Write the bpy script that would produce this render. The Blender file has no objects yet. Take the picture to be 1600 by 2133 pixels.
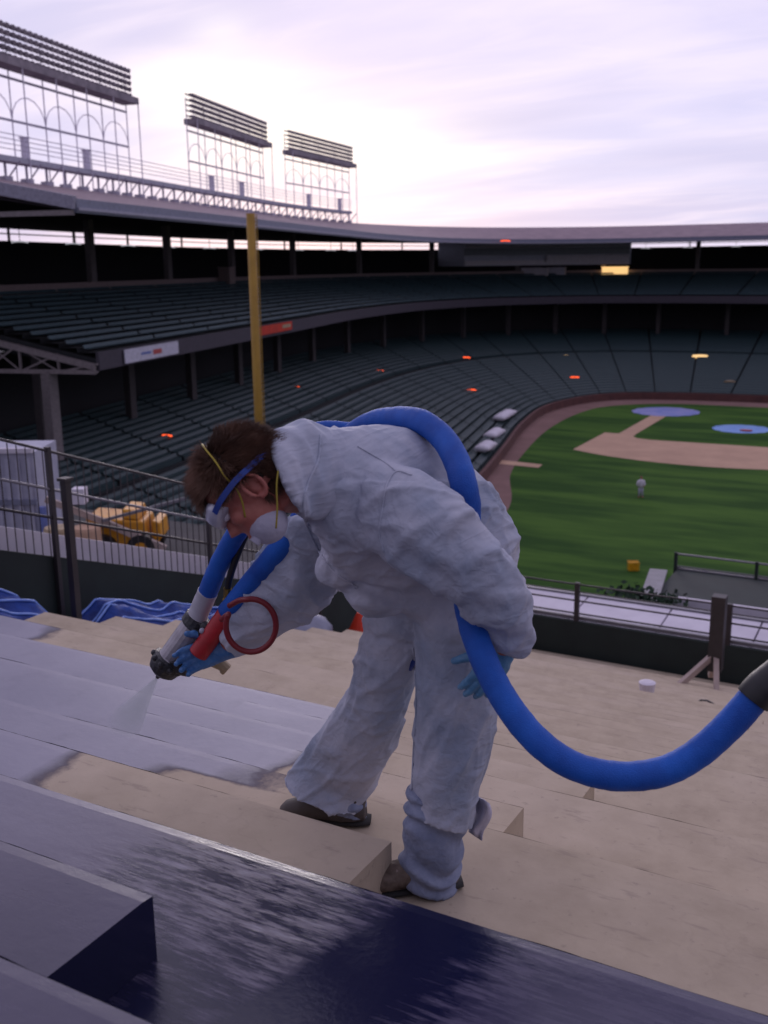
import bpy, bmesh, math, random
import numpy as np
from mathutils import Vector, Matrix, noise as mnoise
from mathutils.bvhtree import BVHTree
random.seed(7)
S = bpy.context.scene
R = math.radians
# ------------------------------------------------------------------ camera
EYE = Vector((0, 0, 20.0))            # metres above the field
YAW, PITCH, ROLL, FPX = R(29), R(13.4), R(-.7), 2150.0
_F = Vector((-math.sin(YAW)*math.cos(PITCH), math.cos(YAW)*math.cos(PITCH), -math.sin(PITCH)))
_R0 = Vector((math.cos(YAW), math.sin(YAW), 0)); _U0 = _R0.cross(_F)
_R = _R0*math.cos(ROLL) + _U0*math.sin(ROLL); _U = -_R0*math.sin(ROLL) + _U0*math.cos(ROLL)
cam_d = bpy.data.cameras.new('camera'); cam = bpy.data.objects.new('camera', cam_d)
S.collection.objects.link(cam); S.camera = cam
cam.matrix_world = Matrix.Translation(EYE) @ Matrix((_R, _U, -_F)).transposed().to_4x4()
cam_d.sensor_fit = 'VERTICAL'; cam_d.sensor_height = 24; cam_d.lens = 24*FPX/2133
cam_d.clip_start = .05; cam_d.clip_end = 3000
cam_d.dof.use_dof = True; cam_d.dof.focus_distance = 3.4; cam_d.dof.aperture_fstop = 2.8
def ray(px, py): return _F + _R*((px-800)/FPX) - _U*((py-1066.5)/FPX)
FH = Vector((-math.sin(YAW), math.cos(YAW), 0)); RH = Vector((math.cos(YAW), math.sin(YAW), 0)); UP = Vector((0, 0, 1))
def at(px, py, D):                    # a point seen at (px,py) in the photo, D metres ahead
    r = ray(px, py); return EYE + r*(D/r.dot(FH))
def atz(px, py, z):
    r = ray(px, py); return EYE + r*((z-EYE.z)/r.z)
def aty(px, py, Y):
    r = ray(px, py); return EYE + r*(Y/r.y)
# ------------------------------------------------------------------ world + sun
W = bpy.data.worlds.new('World'); S.world = W; W.use_nodes = True
nt = W.node_tree; N = nt.nodes; L = nt.links; N.clear()
def nd(t, **k):
    n = N.new(t)
    for a, b in k.items(): setattr(n, a, b)
    return n
def mth(op, a, b=None, c=None):
    n = nd('ShaderNodeMath', operation=op)
    for i, v in enumerate((a, b, c)):
        if v is None: continue
        if isinstance(v, (int, float)): n.inputs[i].default_value = v
        else: L.new(v, n.inputs[i])
    return n.outputs[0]
def mixc(f, a, b):
    n = nd('ShaderNodeMix', data_type='RGBA')
    if isinstance(f, (int, float)): n.inputs[0].default_value = f
    else: L.new(f, n.inputs[0])
    for i, v in ((6, a), (7, b)):
        if isinstance(v, tuple): n.inputs[i].default_value = (*v, 1)
        else: L.new(v, n.inputs[i])
    return n.outputs[2]
def ramp(x, stops):
    n = nd('ShaderNodeValToRGB'); e = n.color_ramp.elements
    while len(e) < len(stops): e.new(.5)
    for q, (p, c) in zip(e, stops): q.position = p; q.color = (*c, 1) if isinstance(c, tuple) else (c, c, c, 1)
    L.new(x, n.inputs[0]); return n.outputs[0]
SUNDIR = ray(640, 330).normalized()
sky = nd('ShaderNodeTexSky', sky_type='NISHITA', sun_disc=False)
sky.sun_elevation = math.asin(SUNDIR.z); sky.sun_rotation = math.atan2(SUNDIR.x, SUNDIR.y)
tc = nd('ShaderNodeTexCoord'); sep = nd('ShaderNodeSeparateXYZ'); L.new(tc.outputs['Generated'], sep.inputs[0])
zz = mth('MAXIMUM', sep.outputs[2], 0.0)
inv = mth('DIVIDE', 1.0, mth('ADD', zz, .12))
pl = nd('ShaderNodeCombineXYZ'); L.new(mth('MULTIPLY', sep.outputs[0], inv), pl.inputs[0]); L.new(mth('MULTIPLY', sep.outputs[1], inv), pl.inputs[1])
mp = nd('ShaderNodeMapping'); L.new(pl.outputs[0], mp.inputs[0]); mp.inputs['Rotation'].default_value = (0, 0, -YAW+R(8)); mp.inputs['Scale'].default_value = (.55, 1.25, 1)
n1 = nd('ShaderNodeTexNoise'); n1.inputs['Scale'].default_value = 1.3; n1.inputs['Detail'].default_value = 6; n1.inputs['Roughness'].default_value = .5; n1.inputs['Distortion'].default_value = .35
L.new(mp.outputs[0], n1.inputs[0])
n2 = nd('ShaderNodeTexNoise'); n2.inputs['Scale'].default_value = .6; n2.inputs['Detail'].default_value = 3; L.new(mp.outputs[0], n2.inputs[0])
base = ramp(zz, [(0, (.58, .61, .86)), (.07, (.62, .62, .88)), (.2, (.71, .66, .91)), (.42, (.76, .66, .91)), (1, (.58, .55, .78))])
cloud = mixc(mth('MULTIPLY', ramp(n1.outputs[0], [(.32, 0.), (.68, 1.)]), .75), base, (.95, .84, .98))
cloud = mixc(mth('MULTIPLY', ramp(n2.outputs[0], [(.42, 0.), (.62, 1.)]), .8), cloud, (.50, .50, .76))
n3_ = nd('ShaderNodeTexNoise'); mp3 = nd('ShaderNodeMapping'); mp3.inputs['Rotation'].default_value = (0, 0, -YAW-R(3)); mp3.inputs['Scale'].default_value = (.7, 1.9, 1); L.new(pl.outputs[0], mp3.inputs[0]); n3_.inputs['Scale'].default_value = 1.6; n3_.inputs['Detail'].default_value = 5; n3_.inputs['Roughness'].default_value = .55; n3_.inputs['Distortion'].default_value = .9; L.new(mp3.outputs[0], n3_.inputs[0])
cloud = mixc(mth('MULTIPLY', ramp(n3_.outputs[0], [(.42, 0.), (.75, 1.)]), .42), cloud, (.57, .56, .82))
cloud = mixc(mth('MULTIPLY', ramp(n3_.outputs[0], [(.25, 1.), (.48, 0.)]), .32), cloud, (.95, .84, .97))
def spot(px, py, w, hgt):            # brightness round one direction of the sky (sun behind cloud)
    d = ray(px, py).normalized()
    sx = nd('ShaderNodeVectorMath', operation='DOT_PRODUCT'); L.new(tc.outputs['Generated'], sx.inputs[0]); sx.inputs[1].default_value = RH
    sf = nd('ShaderNodeVectorMath', operation='DOT_PRODUCT'); L.new(tc.outputs['Generated'], sf.inputs[0]); sf.inputs[1].default_value = FH
    u = mth('DIVIDE', sx.outputs['Value'], mth('MAXIMUM', sf.outputs['Value'], .05)); v = mth('DIVIDE', sep.outputs[2], mth('MAXIMUM', sf.outputs['Value'], .05))
    u0 = d.dot(RH)/d.dot(FH); v0 = d.z/d.dot(FH)
    a = mth('POWER', mth('DIVIDE', mth('SUBTRACT', u, u0), w), 2.0); b = mth('POWER', mth('DIVIDE', mth('SUBTRACT', v, v0), hgt), 2.0)
    front = mth('GREATER_THAN', sf.outputs['Value'], .05)
    return mth('MULTIPLY', front, mth('POWER', 2.718, mth('MULTIPLY', mth('ADD', a, b), -1.0)))
sp = mth('ADD', mth('ADD', spot(420, 215, .075, .045), spot(650, 290, .11, .035)), mth('ADD', mth('MULTIPLY', spot(900, 330, .11, .022), .55), mth('MULTIPLY', spot(460, 60, .03, .014), .5)))
spn = mth('MULTIPLY', sp, mth('ADD', mth('MULTIPLY', n1.outputs[0], 1.8), -.25))
cloud = mixc(mth('MINIMUM', spn, 1.0), cloud, (1.12, 1.04, 1.02))
# the half of the sky behind the photographer is duller
dk = nd('ShaderNodeVectorMath', operation='DOT_PRODUCT'); L.new(tc.outputs['Generated'], dk.inputs[0]); dk.inputs[1].default_value = FH
dim = ramp(mth('ADD', mth('MULTIPLY', dk.outputs['Value'], .5), .5), [(.15, .50), (.75, 1.)])
mul = nd('ShaderNodeMix', data_type='RGBA', blend_type='MULTIPLY'); mul.inputs[0].default_value = 1; L.new(cloud, mul.inputs[6]); L.new(dim, mul.inputs[7])
low = mixc(mth('GREATER_THAN', sep.outputs[2], -.01), (.05, .05, .06), mul.outputs[2])
b1 = nd('ShaderNodeBackground'); L.new(low, b1.inputs[0]); b1.inputs[1].default_value = .98
b2 = nd('ShaderNodeBackground'); L.new(sky.outputs[0], b2.inputs[0]); b2.inputs[1].default_value = .05
ms = nd('ShaderNodeMixShader'); ms.inputs[0].default_value = .12; L.new(b1.outputs[0], ms.inputs[1]); L.new(b2.outputs[0], ms.inputs[2])
o = nd('ShaderNodeOutputWorld'); L.new(ms.outputs[0], o.inputs[0])
sd = bpy.data.lights.new('sun', 'SUN'); sd.energy = 1.0; sd.angle = R(25); sd.color = (1, .9, .92)
so = bpy.data.objects.new('sun', sd); S.collection.objects.link(so); so.rotation_euler = (-SUNDIR).to_track_quat('-Z', 'Y').to_euler()
S.view_settings.view_transform = 'Standard'; S.view_settings.look = 'None'; S.view_settings.exposure = .32; S.view_settings.gamma = 1
S.render.engine = 'CYCLES'; S.cycles.max_bounces = 6
# ------------------------------------------------------------------ materials
def mat(name, col, rough=.7, col2=None, scale=5., bump=0., bscale=60., metal=0., spec=.5, stretch=None, detail=5, emit=None, coat=0, ramp_=(.35, .65)):
    m = bpy.data.materials.new(name); m.use_nodes = True; t = m.node_tree; p = t.nodes['Principled BSDF']
    p.inputs['Roughness'].default_value = rough; p.inputs['Metallic'].default_value = metal; p.inputs['Specular IOR Level'].default_value = spec
    p.inputs['Base Color'].default_value = (*col, 1); p.inputs['Coat Weight'].default_value = coat
    c = t.nodes.new('ShaderNodeTexCoord'); v = c.outputs['Object']
    if stretch:
        mm = t.nodes.new('ShaderNodeMapping'); t.links.new(v, mm.inputs[0]); mm.inputs['Scale'].default_value = stretch; v = mm.outputs[0]
    if col2 is None: col2 = tuple(x*.72 for x in col)
    n = t.nodes.new('ShaderNodeTexNoise'); n.inputs['Scale'].default_value = scale; n.inputs['Detail'].default_value = detail; n.inputs['Roughness'].default_value = .6; t.links.new(v, n.inputs[0])
    r = t.nodes.new('ShaderNodeValToRGB'); r.color_ramp.elements[0].position = ramp_[0]; r.color_ramp.elements[1].position = ramp_[1]
    r.color_ramp.elements[0].color = (*col2, 1); r.color_ramp.elements[1].color = (*col, 1)
    t.links.new(n.outputs[0], r.inputs[0]); t.links.new(r.outputs[0], p.inputs['Base Color'])
    if bump:
        n3 = t.nodes.new('ShaderNodeTexNoise'); n3.inputs['Scale'].default_value = bscale; n3.inputs['Detail'].default_value = 4; t.links.new(v, n3.inputs[0])
        b = t.nodes.new('ShaderNodeBump'); b.inputs['Strength'].default_value = bump; b.inputs['Distance'].default_value = .02; t.links.new(n3.outputs[0], b.inputs['Height']); t.links.new(b.outputs[0], p.inputs['Normal'])
    if emit: p.inputs['Emission Color'].default_value = (*emit[0], 1); p.inputs['Emission Strength'].default_value = emit[1]
    return m
M = dict(
 suit=mat('coverall_fabric', (.49, .49, .565), .8, (.27, .31, .405), 3.5, .0, 45, spec=.25, detail=6),
 hose=mat('hose_sleeve', (.014, .115, .52), .6, (.008, .065, .34), 6, .25, 300, spec=.3),
 hred=mat('red_hose', (.42, .012, .02), .5, (.3, .01, .015), 20), hblack=mat('black_rubber', (.015, .014, .017), .5),
 loop=mat('air_line', (.22, .012, .02), .45), tape=mat('duct_tape', (.42, .41, .47), .4, spec=.6), steel=mat('gun_metal', (.42, .40, .44), .35, (.22, .2, .22), 12, metal=.5),
 dsteel=mat('dark_metal', (.03, .03, .035), .45, (.012, .012, .015), 20, .3, 60), brass=mat('brass', (.55, .38, .1), .3, metal=.9),
 skin=mat('skin', (.42, .145, .11), .55, (.32, .09, .07), 14, .15, 90), hair=mat('hair', (.17, .085, .055), .7, (.06, .03, .02), 14), cap=mat('scalp', (.02, .01, .008), .8),
 mask=mat('mask_paper', (.44, .42, .52), .85, (.36, .35, .44), 12, .2, 80), strap=mat('yellow_elastic', (.40, .31, .03), .6), bstrap=mat('blue_strap', (.012, .05, .30), .55),
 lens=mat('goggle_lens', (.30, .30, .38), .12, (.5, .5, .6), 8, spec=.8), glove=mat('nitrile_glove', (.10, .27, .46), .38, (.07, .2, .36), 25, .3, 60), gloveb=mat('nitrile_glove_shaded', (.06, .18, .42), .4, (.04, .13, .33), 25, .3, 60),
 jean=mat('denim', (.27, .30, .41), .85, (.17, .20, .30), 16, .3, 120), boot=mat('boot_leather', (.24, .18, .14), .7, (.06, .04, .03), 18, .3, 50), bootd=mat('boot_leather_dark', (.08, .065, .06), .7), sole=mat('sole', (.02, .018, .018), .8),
 concrete=mat('concrete', (.40, .34, .29), .9, (.33, .28, .24), 2.2, .35, 90, detail=8),
 seat=mat('stadium_seat', (.028, .070, .088), .6, (.018, .046, .06), 3), pillard=mat('shaded_pillar', (.07, .06, .065), .8), seatl=mat('shaded_lower_seat', (.013, .038, .044), .6, (.009, .025, .03), 3), riser=mat('stand_concrete', (.016, .018, .022), .9, (.01, .011, .014), 2),  # lower seats and under-deck pillars: darker copies with the deck's shade painted in
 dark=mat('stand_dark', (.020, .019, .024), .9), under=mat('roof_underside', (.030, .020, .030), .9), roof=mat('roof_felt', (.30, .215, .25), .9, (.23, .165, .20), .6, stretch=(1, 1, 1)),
 gutter=mat('gutter_metal', (.20, .21, .30), .5), rake=mat('rake_metal', (.36, .34, .44), .5), pillar=mat('pillar_paint', (.22, .19, .20), .8), fascia=mat('deck_fascia', (.065, .055, .075), .8), concourse=mat('concourse_wall', (.34, .26, .26), .9),
 truss=mat('truss_paint', (.26, .22, .23), .8), pole=mat('pole_yellow', (.38, .215, .02), .6, (.30, .165, .015), 1.2), towerl=mat('tower_paint_pale', (.82, .76, .90), .6), tower=mat('tower_steel', (.50, .46, .58), .6), bank=mat('lamp_bank', (.30, .25, .29), .6, (.16, .13, .165), .8), walk=mat('catwalk_grey', (.45, .44, .54), .6),
 white=mat('banner_white', (.62, .6, .72), .6), orange=mat('banner_orange', (.62, .035, .008), .6, (.5, .03, .01), 1), blue=mat('banner_ink_blue', (.15, .2, .5), .6), red=mat('ink_red', (.5, .08, .08), .6), cream=mat('ink_cream', (.45, .33, .2), .6),
 grass=mat('grass', (.062, .135, .022), .95, (.026, .072, .013), .55, .6, 3, spec=.1, stretch=(.12, .55, 1), ramp_=(.4, .6)), dirt=mat('infield_dirt', (.55, .35, .24), .95, (.46, .29, .20), .3, .3, 4), track=mat('warning_track', (.22, .12, .11), .95, (.17, .09, .08), .3), brick=mat('brick_wall', (.13, .055, .05), .9, (.09, .04, .04), 1), ground=mat('ground', (.04, .04, .04), .95),
 tarp=mat('tarp_blue', (.14, .2, .55), .45, (.3, .3, .6), .5, .4, 3), tarpl=mat('tarp_light_blue', (.16, .32, .75), .45, (.22, .4, .8), .8), bluepoly=mat('blue_sheeting', (.012, .055, .30), .6, (.006, .02, .13), 5, .4, 22, spec=.25), polyl=mat('blue_sheeting_edge', (.20, .33, .75), .5, (.10, .2, .6), 9, .3, 30),
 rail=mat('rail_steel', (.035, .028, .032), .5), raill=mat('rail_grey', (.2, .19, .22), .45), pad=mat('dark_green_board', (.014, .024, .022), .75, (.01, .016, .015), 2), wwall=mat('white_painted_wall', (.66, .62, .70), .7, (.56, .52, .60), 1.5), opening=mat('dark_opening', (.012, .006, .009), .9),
 yellow=mat('machine_yellow', (.62, .28, .01), .5, (.5, .2, .01), 2), plast=mat('yellow_plastic', (.75, .38, .01), .5), tan=mat('timber_tan', (.42, .33, .30), .8), ivy=mat('ivy', (.02, .05, .025), .9, (.012, .03, .015), 3, .6, 6), grey=mat('panel_grey', (.42, .42, .52), .7, (.34, .34, .44), 3, .2, 20),
 slab=mat('service_slab', (.05, .045, .05), .9, (.03, .03, .033), .7), glow_r=mat('lamp_red', (.8, .1, .05), .5, emit=((1, .10, .02), 1.5)), glow_y=mat('lamp_yellow', (.8, .6, .3), .5, emit=((1, .62, .25), .8)), glow_w=mat('lamp_white', (.7, .7, .75), .5, emit=((.8, .8, .9), .35)),
 booth=mat('press_box_wall', (.70, .72, .88), .8), boothl=mat('press_box_fascia', (.90, .84, .93), .8), glasspb=mat('press_box_window', (.25, .28, .34), .3), glass=mat('dark_glass', (.03, .04, .05), .15), )
# ------------------------------------------------------------------ mesh helpers
class MB:
    def __init__(s): s.v = []; s.f = []
    def add(s, vs, fs):
        b = len(s.v); s.v += [tuple(v) for v in vs]; s.f += [tuple(i+b for i in f) for f in fs]; return s
    def hexa(s, c):                       # 8 corners: bottom ring then top ring
        return s.add(c, [(3, 2, 1, 0), (4, 5, 6, 7), (0, 1, 5, 4), (1, 2, 6, 5), (2, 3, 7, 6), (3, 0, 4, 7)])
    def box(s, x0, x1, y0, y1, z0, z1):
        return s.hexa([(x0, y0, z0), (x1, y0, z0), (x1, y1, z0), (x0, y1, z0), (x0, y0, z1), (x1, y0, z1), (x1, y1, z1), (x0, y1, z1)])
    def bar(s, a, b, w, h=None, up=UP):   # rectangular bar from a to b
        a, b = Vector(a), Vector(b); h = h or w; t = (b-a).normalized(); u = Vector(up)
        if abs(t.dot(u)) > .98: u = Vector((1, 0, 0))
        x = t.cross(u).normalized()*(w/2); y = x.cross(t).normalized()*(h/2)
        return s.hexa([a-x-y, a+x-y, a+x+y, a-x+y, b-x-y, b+x-y, b+x+y, b-x+y])
    def tube(s, pts, rad, n=8, cap=True, closed=False):
        pts = [Vector(p) for p in pts]; k = len(pts); rs = rad if isinstance(rad, (list, tuple)) else [rad]*k
        ring = []; u = None
        for i, p in enumerate(pts):
            t = (pts[(i+1) % k]-pts[i-1]) if closed else (pts[min(i+1, k-1)]-pts[max(i-1, 0)])
            t.normalize()
            if u is None: u = t.orthogonal().normalized()
            u = (u - t*u.dot(t)).normalized(); w = t.cross(u)
            ring += [p+(u*math.cos(2*math.pi*j/n)+w*math.sin(2*math.pi*j/n))*rs[i] for j in range(n)]
        fs = [(i*n+j, i*n+(j+1) % n, ((i+1) % k)*n+(j+1) % n, ((i+1) % k)*n+j) for i in range(k if closed else k-1) for j in range(n)]
        if cap and not closed: fs += [tuple(range(n))[::-1], tuple((k-1)*n+j for j in range(n))]
        return s.add(ring, fs)
    def loft(s, secs, n=20):              # secs: (centre, axis vector a, axis vector b)
        ring = []
        for c, a, b in secs:
            ring += [Vector(c)+Vector(a)*math.cos(2*math.pi*j/n)+Vector(b)*math.sin(2*math.pi*j/n) for j in range(n)]
        k = len(secs)
        fs = [(i*n+j, i*n+(j+1) % n, (i+1)*n+(j+1) % n, (i+1)*n+j) for i in range(k-1) for j in range(n)]
        fs += [tuple(range(n))[::-1], tuple((k-1)*n+j for j in range(n))]
        return s.add(ring, fs)
    def ball(s, c, rx, ry=None, rz=None, rot=None, n=16, m=10):
        ry = ry or rx; rz = rz or rx; c = Vector(c); vs = []
        for i in range(m+1):
            th = math.pi*i/m
            for j in range(n):
                p = Vector((rx*math.sin(th)*math.cos(2*math.pi*j/n), ry*math.sin(th)*math.sin(2*math.pi*j/n), rz*math.cos(th)))
                vs.append(c+(rot @ p if rot else p))
        return s.add(vs, [(i*n+j, i*n+(j+1) % n, (i+1)*n+(j+1) % n, (i+1)*n+j) for i in range(m) for j in range(n)])
    def build(s, name, m, parent=None, smooth=False, bevel=0):
        me = bpy.data.meshes.new(name); me.from_pydata(s.v, [], s.f); me.validate(); me.update()
        o = bpy.data.objects.new(name, me); S.collection.objects.link(o); me.materials.append(M[m] if isinstance(m, str) else m)
        bm = bmesh.new(); bm.from_mesh(me); bmesh.ops.remove_doubles(bm, verts=bm.verts, dist=1e-5); bmesh.ops.recalc_face_normals(bm, faces=bm.faces); bm.to_mesh(me); bm.free()
        if smooth: me.polygons.foreach_set('use_smooth', [True]*len(me.polygons))
        if bevel:
            b = o.modifiers.new('bevel', 'BEVEL'); b.width = bevel; b.segments = 2; b.limit_method = 'ANGLE'
        if parent: o.parent = parent; o.matrix_parent_inverse = Matrix.Translation(-parent.location)
        return o
def thing(name, label, cat, loc=(0, 0, 0), group=None):
    o = bpy.data.objects.new(name, None); S.collection.objects.link(o); o.location = loc; o.empty_display_size = .1
    return tag(o, label, cat, group)
def tag(o, label, cat, group=None):
    o['label'] = label; o['category'] = cat
    if group: o['group'] = group
    return o
def struct(o): o['kind'] = 'structure'; return o
def remesh(o, voxel, smooth_it=4):
    r = o.modifiers.new('r', 'REMESH'); r.mode = 'VOXEL'; r.voxel_size = voxel; r.use_smooth_shade = True
    sm = o.modifiers.new('s', 'SMOOTH'); sm.iterations = smooth_it; sm.factor = .5
    dg = bpy.context.evaluated_depsgraph_get(); me = bpy.data.meshes.new_from_object(o.evaluated_get(dg))
    o.modifiers.clear(); old = o.data; mats = [m for m in old.materials]; o.data = me; me.materials.clear()
    for m in mats: me.materials.append(m)
    me.polygons.foreach_set('use_smooth', [True]*len(me.polygons)); return o
def displace(o, fn):
    me = o.data; n = len(me.vertices); co = np.empty(n*3); me.vertices.foreach_get('co', co); co = co.reshape(-1, 3)
    no = np.array([v.normal[:] for v in me.vertices]); d = np.array([fn(Vector(c), Vector(q)) for c, q in zip(co, no)])
    me.vertices.foreach_set('co', (co+no*d[:, None]).ravel()); me.update()
def relax(o, it):
    m = o.modifiers.new('s', 'SMOOTH'); m.iterations = it; m.factor = .5; dg = bpy.context.evaluated_depsgraph_get(); me = bpy.data.meshes.new_from_object(o.evaluated_get(dg)); o.modifiers.clear(); o.data = me
def cat(pts, per=8):                      # Catmull-Rom
    P = [Vector(p) for p in pts]; P = [P[0]*2-P[1]]+P+[P[-1]*2-P[-2]]; out = []
    for i in range(1, len(P)-2):
        for j in range(per):
            t = j/per; a, b, c, d = P[i-1:i+3]
            out.append(.5*((2*b)+(c-a)*t+(2*a-5*b+4*c-d)*t*t+(3*b-a-3*c+d)*t**3))
    out.append(P[-2].copy()); return out

def crease_bump(m):                      # long thin creases of paper cloth, as relief only
    t = m.node_tree; p = t.nodes['Principled BSDF']; c = t.nodes.new('ShaderNodeTexCoord'); last = None
    for rot, sc, w in (((0, .5, -.5), 16, 1.), ((.4, -.7, .3), 22, .7), ((1.2, .3, .8), 34, .45)):
        q = t.nodes.new('ShaderNodeMapping'); q.inputs['Rotation'].default_value = rot; q.inputs['Scale'].default_value = (1, .13, 1); t.links.new(c.outputs['Object'], q.inputs[0])
        n = t.nodes.new('ShaderNodeTexNoise'); n.inputs['Scale'].default_value = sc; n.inputs['Detail'].default_value = 2; n.inputs['Distortion'].default_value = .6; t.links.new(q.outputs[0], n.inputs[0])
        a = t.nodes.new('ShaderNodeMath'); a.operation = 'SUBTRACT'; a.inputs[1].default_value = .5; t.links.new(n.outputs[0], a.inputs[0])
        b = t.nodes.new('ShaderNodeMath'); b.operation = 'ABSOLUTE'; t.links.new(a.outputs[0], b.inputs[0])
        d = t.nodes.new('ShaderNodeMath'); d.operation = 'MULTIPLY_ADD'; d.inputs[1].default_value = -w*2; t.links.new(b.outputs[0], d.inputs[0])
        if last is not None: t.links.new(last, d.inputs[2])
        else: d.inputs[2].default_value = 1
        last = d.outputs[0]
    u = t.nodes.new('ShaderNodeBump'); u.inputs['Strength'].default_value = .42; u.inputs['Distance'].default_value = .012; t.links.new(last, u.inputs['Height']); t.links.new(u.outputs[0], p.inputs['Normal'])
crease_bump(M['suit']); crease_bump(M['jean'])
# ================================================================== FIELD
H = EYE.z
FZ = 1.0                                  # the field lies one metre above the ground sheet
def fw(x, y, z=0):                        # diamond coordinates (home plate at 0,0, first base line along y) to the world
    k = .864; a = R(-178.4); x = (x+33.53)*k; y = (y-157.83)*k
    return Vector((x*math.cos(a)-y*math.sin(a), x*math.sin(a)+y*math.cos(a), FZ+z))
def sheet(name, pts, m, z=None):
    b = MB(); b.add([(p[0], p[1], p[2] if z is None else z) for p in pts], [tuple(range(len(pts)))]); return struct(b.build(name, m))
sheet('ground', [(-1500, -800, 0), (1500, -800, 0), (1500, 2000, 0), (-1500, 2000, 0)], 'ground', 0)
WP = [Vector((x, y, 0)) for x, y in [(-26, 14), (-27.5, 28), (-30, 44), (-32, 62), (-35, 79), (-39.5, 97), (-44, 114), (-46.5, 130), (-43.5, 143), (-35, 148), (-20, 150), (8, 152), (45, 154)]]
FP = [Vector((x, y, 0)) for x, y in [(-40, 8), (-45, 26), (-50, 46), (-57, 72), (-64, 97), (-71, 123), (-74, 148), (-70, 167), (-60, 178), (-45, 182.5), (-20, 182), (10, 179), (45, 174)]]
PER = 10
wp = cat(WP, PER); fp = cat(FP, PER); NP = len(fp)
def nrm(path, i):
    t = path[min(i+1, len(path)-1)]-path[max(i-1, 0)]; return Vector((-t.y, t.x, 0)).normalized()
# grass, track, dirt as stacked sheets
sheet('grass_field', [(p.x, p.y, 0) for p in wp]+[(45, 18, 0), (-26, 14.0, 0)], 'grass', FZ)
gin = [(-27, 60), (-30.5, 76), (-35.3, 88), (-38.5, 100), (-41.5, 115), (-42.6, 129), (-41, 138), (-34, 143.6), (-21, 144.8), (8, 146.5), (45, 148)]
gi = cat([Vector((x, y, 0)) for x, y in gin], 6)
tb = MB(); outer = [p+Vector((.01, -.01, 0)) for p in wp[PER*3:]]; m_ = len(gi)
op = [outer[int(round(i*(len(outer)-1)/(m_-1)))] for i in range(m_)]
tb.add([(p.x, p.y, FZ+.006) for p in gi]+[(p.x, p.y, FZ+.006) for p in op], [(i, i+1, m_+i+1, m_+i) for i in range(m_-1)])
struct(tb.build('warning_track', 'track'))
arc = []
c0 = (-13, 13)
a0 = math.atan2(37.2-13, 3+13); a1 = math.atan2(-3-13, -37.2+13)+2*math.pi
for i in range(41):
    a = a0+(a1-a0)*i/40; arc.append(fw(c0[0]+29*math.cos(a), c0[1]+29*math.sin(a), .012))
sheet('infield_dirt', arc+[fw(*p, .012) for p in [(-23, -3), (-23.3, -1.1), (-25, -.9), (-26.3, -2+1.1), (-26.5, 3), (-26.5, 24), (-24, 26.5), (-4, 26.5), (-2, 25.9), (-1.2, 24.6), (-1.2, 23), (3, 23)]], 'dirt')
sheet('base_path', [fw(*p, .018) for p in [(-1.1, 2), (1.1, 2), (1.1, 23.2), (-1.1, 23.2)]], 'dirt')
sheet('home_plate_dirt', [fw(4*math.cos(a), 4*math.sin(a), .024) for a in np.linspace(0, 2*math.pi, 33)[:-1]], 'dirt')
ftr = MB(); ftr.add([fw(*p, .015) for p in [(3, 50), (3.2, 48), (14, 46.5), (14, 49)]], [(0, 1, 2, 3)]); struct(ftr.build('track_cutout', 'dirt'))
def tarp(c, r, m, name, label, spot=False):
    b = MB(); n = 48; vs = [fw(c[0], c[1], .16)]; fs = []
    for k in range(1, 9):
        for j in range(n):
            rr = r*k/8*(1+.02*math.sin(j*1.7)+.015*math.sin(j*4.1)); a = 2*math.pi*j/n
            vs.append(fw(c[0]+rr*math.cos(a), c[1]+rr*math.sin(a), .16*(1-(k/8)**2)+.035+.02*mnoise.noise(Vector((rr*math.cos(a), rr*math.sin(a), 0))*.9)))
    fs = [(0, 1+j, 1+(j+1) % n) for j in range(n)]+[(1+k*n+j, 1+k*n+(j+1) % n, 1+(k+1)*n+(j+1) % n, 1+(k+1)*n+j) for k in range(7) for j in range(n)]
    o = tag(b.add(vs, fs).build(name, m, smooth=True), label, 'tarp'); return o
tarp((0, 0), 5.0, 'tarp', 'field_tarp', 'large blue and white round tarp over home plate at the far end of the diamond')
mt = tarp((-13, 13), 3.8, 'tarpl', 'field_tarp', 'smaller bright blue round tarp with a red mark covering the pitching mound')
rb = MB(); rb.add([fw(-13-.9+.55*math.cos(a)*1.5, 13+2.2+.5*math.sin(a), .24) for a in np.linspace(0, 6.283, 17)[:-1]]+[fw(-13-.9+.5*math.cos(a)*1.5, 13+2.2+.5*math.sin(a), .12) for a in np.linspace(0, 6.283, 17)[:-1]], [tuple(range(16))]+[(j, (j+1) % 16, 16+(j+1) % 16, 16+j) for j in range(16)])
rb.build('red_emblem', 'red', mt)
# low brick wall round the seats
bw = MB()
for i in range(PER*1, NP-1):
    a, b = wp[i], wp[i+1]; na, nb = nrm(wp, i)*.35, nrm(wp, i+1)*.35
    h = 1.0
    bw.hexa([(a.x, a.y, .9), (b.x, b.y, .9), (b.x+nb.x, b.y+nb.y, .9), (a.x+na.x, a.y+na.y, .9), (a.x, a.y, FZ+h), (b.x, b.y, FZ+h), (b.x+nb.x, b.y+nb.y, FZ+h), (a.x+na.x, a.y+na.y, FZ+h)])
bwo = tag(bw.build('brick_wall', 'brick'), 'low dark red brick wall round the warning track in front of the seats', 'wall')
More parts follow.
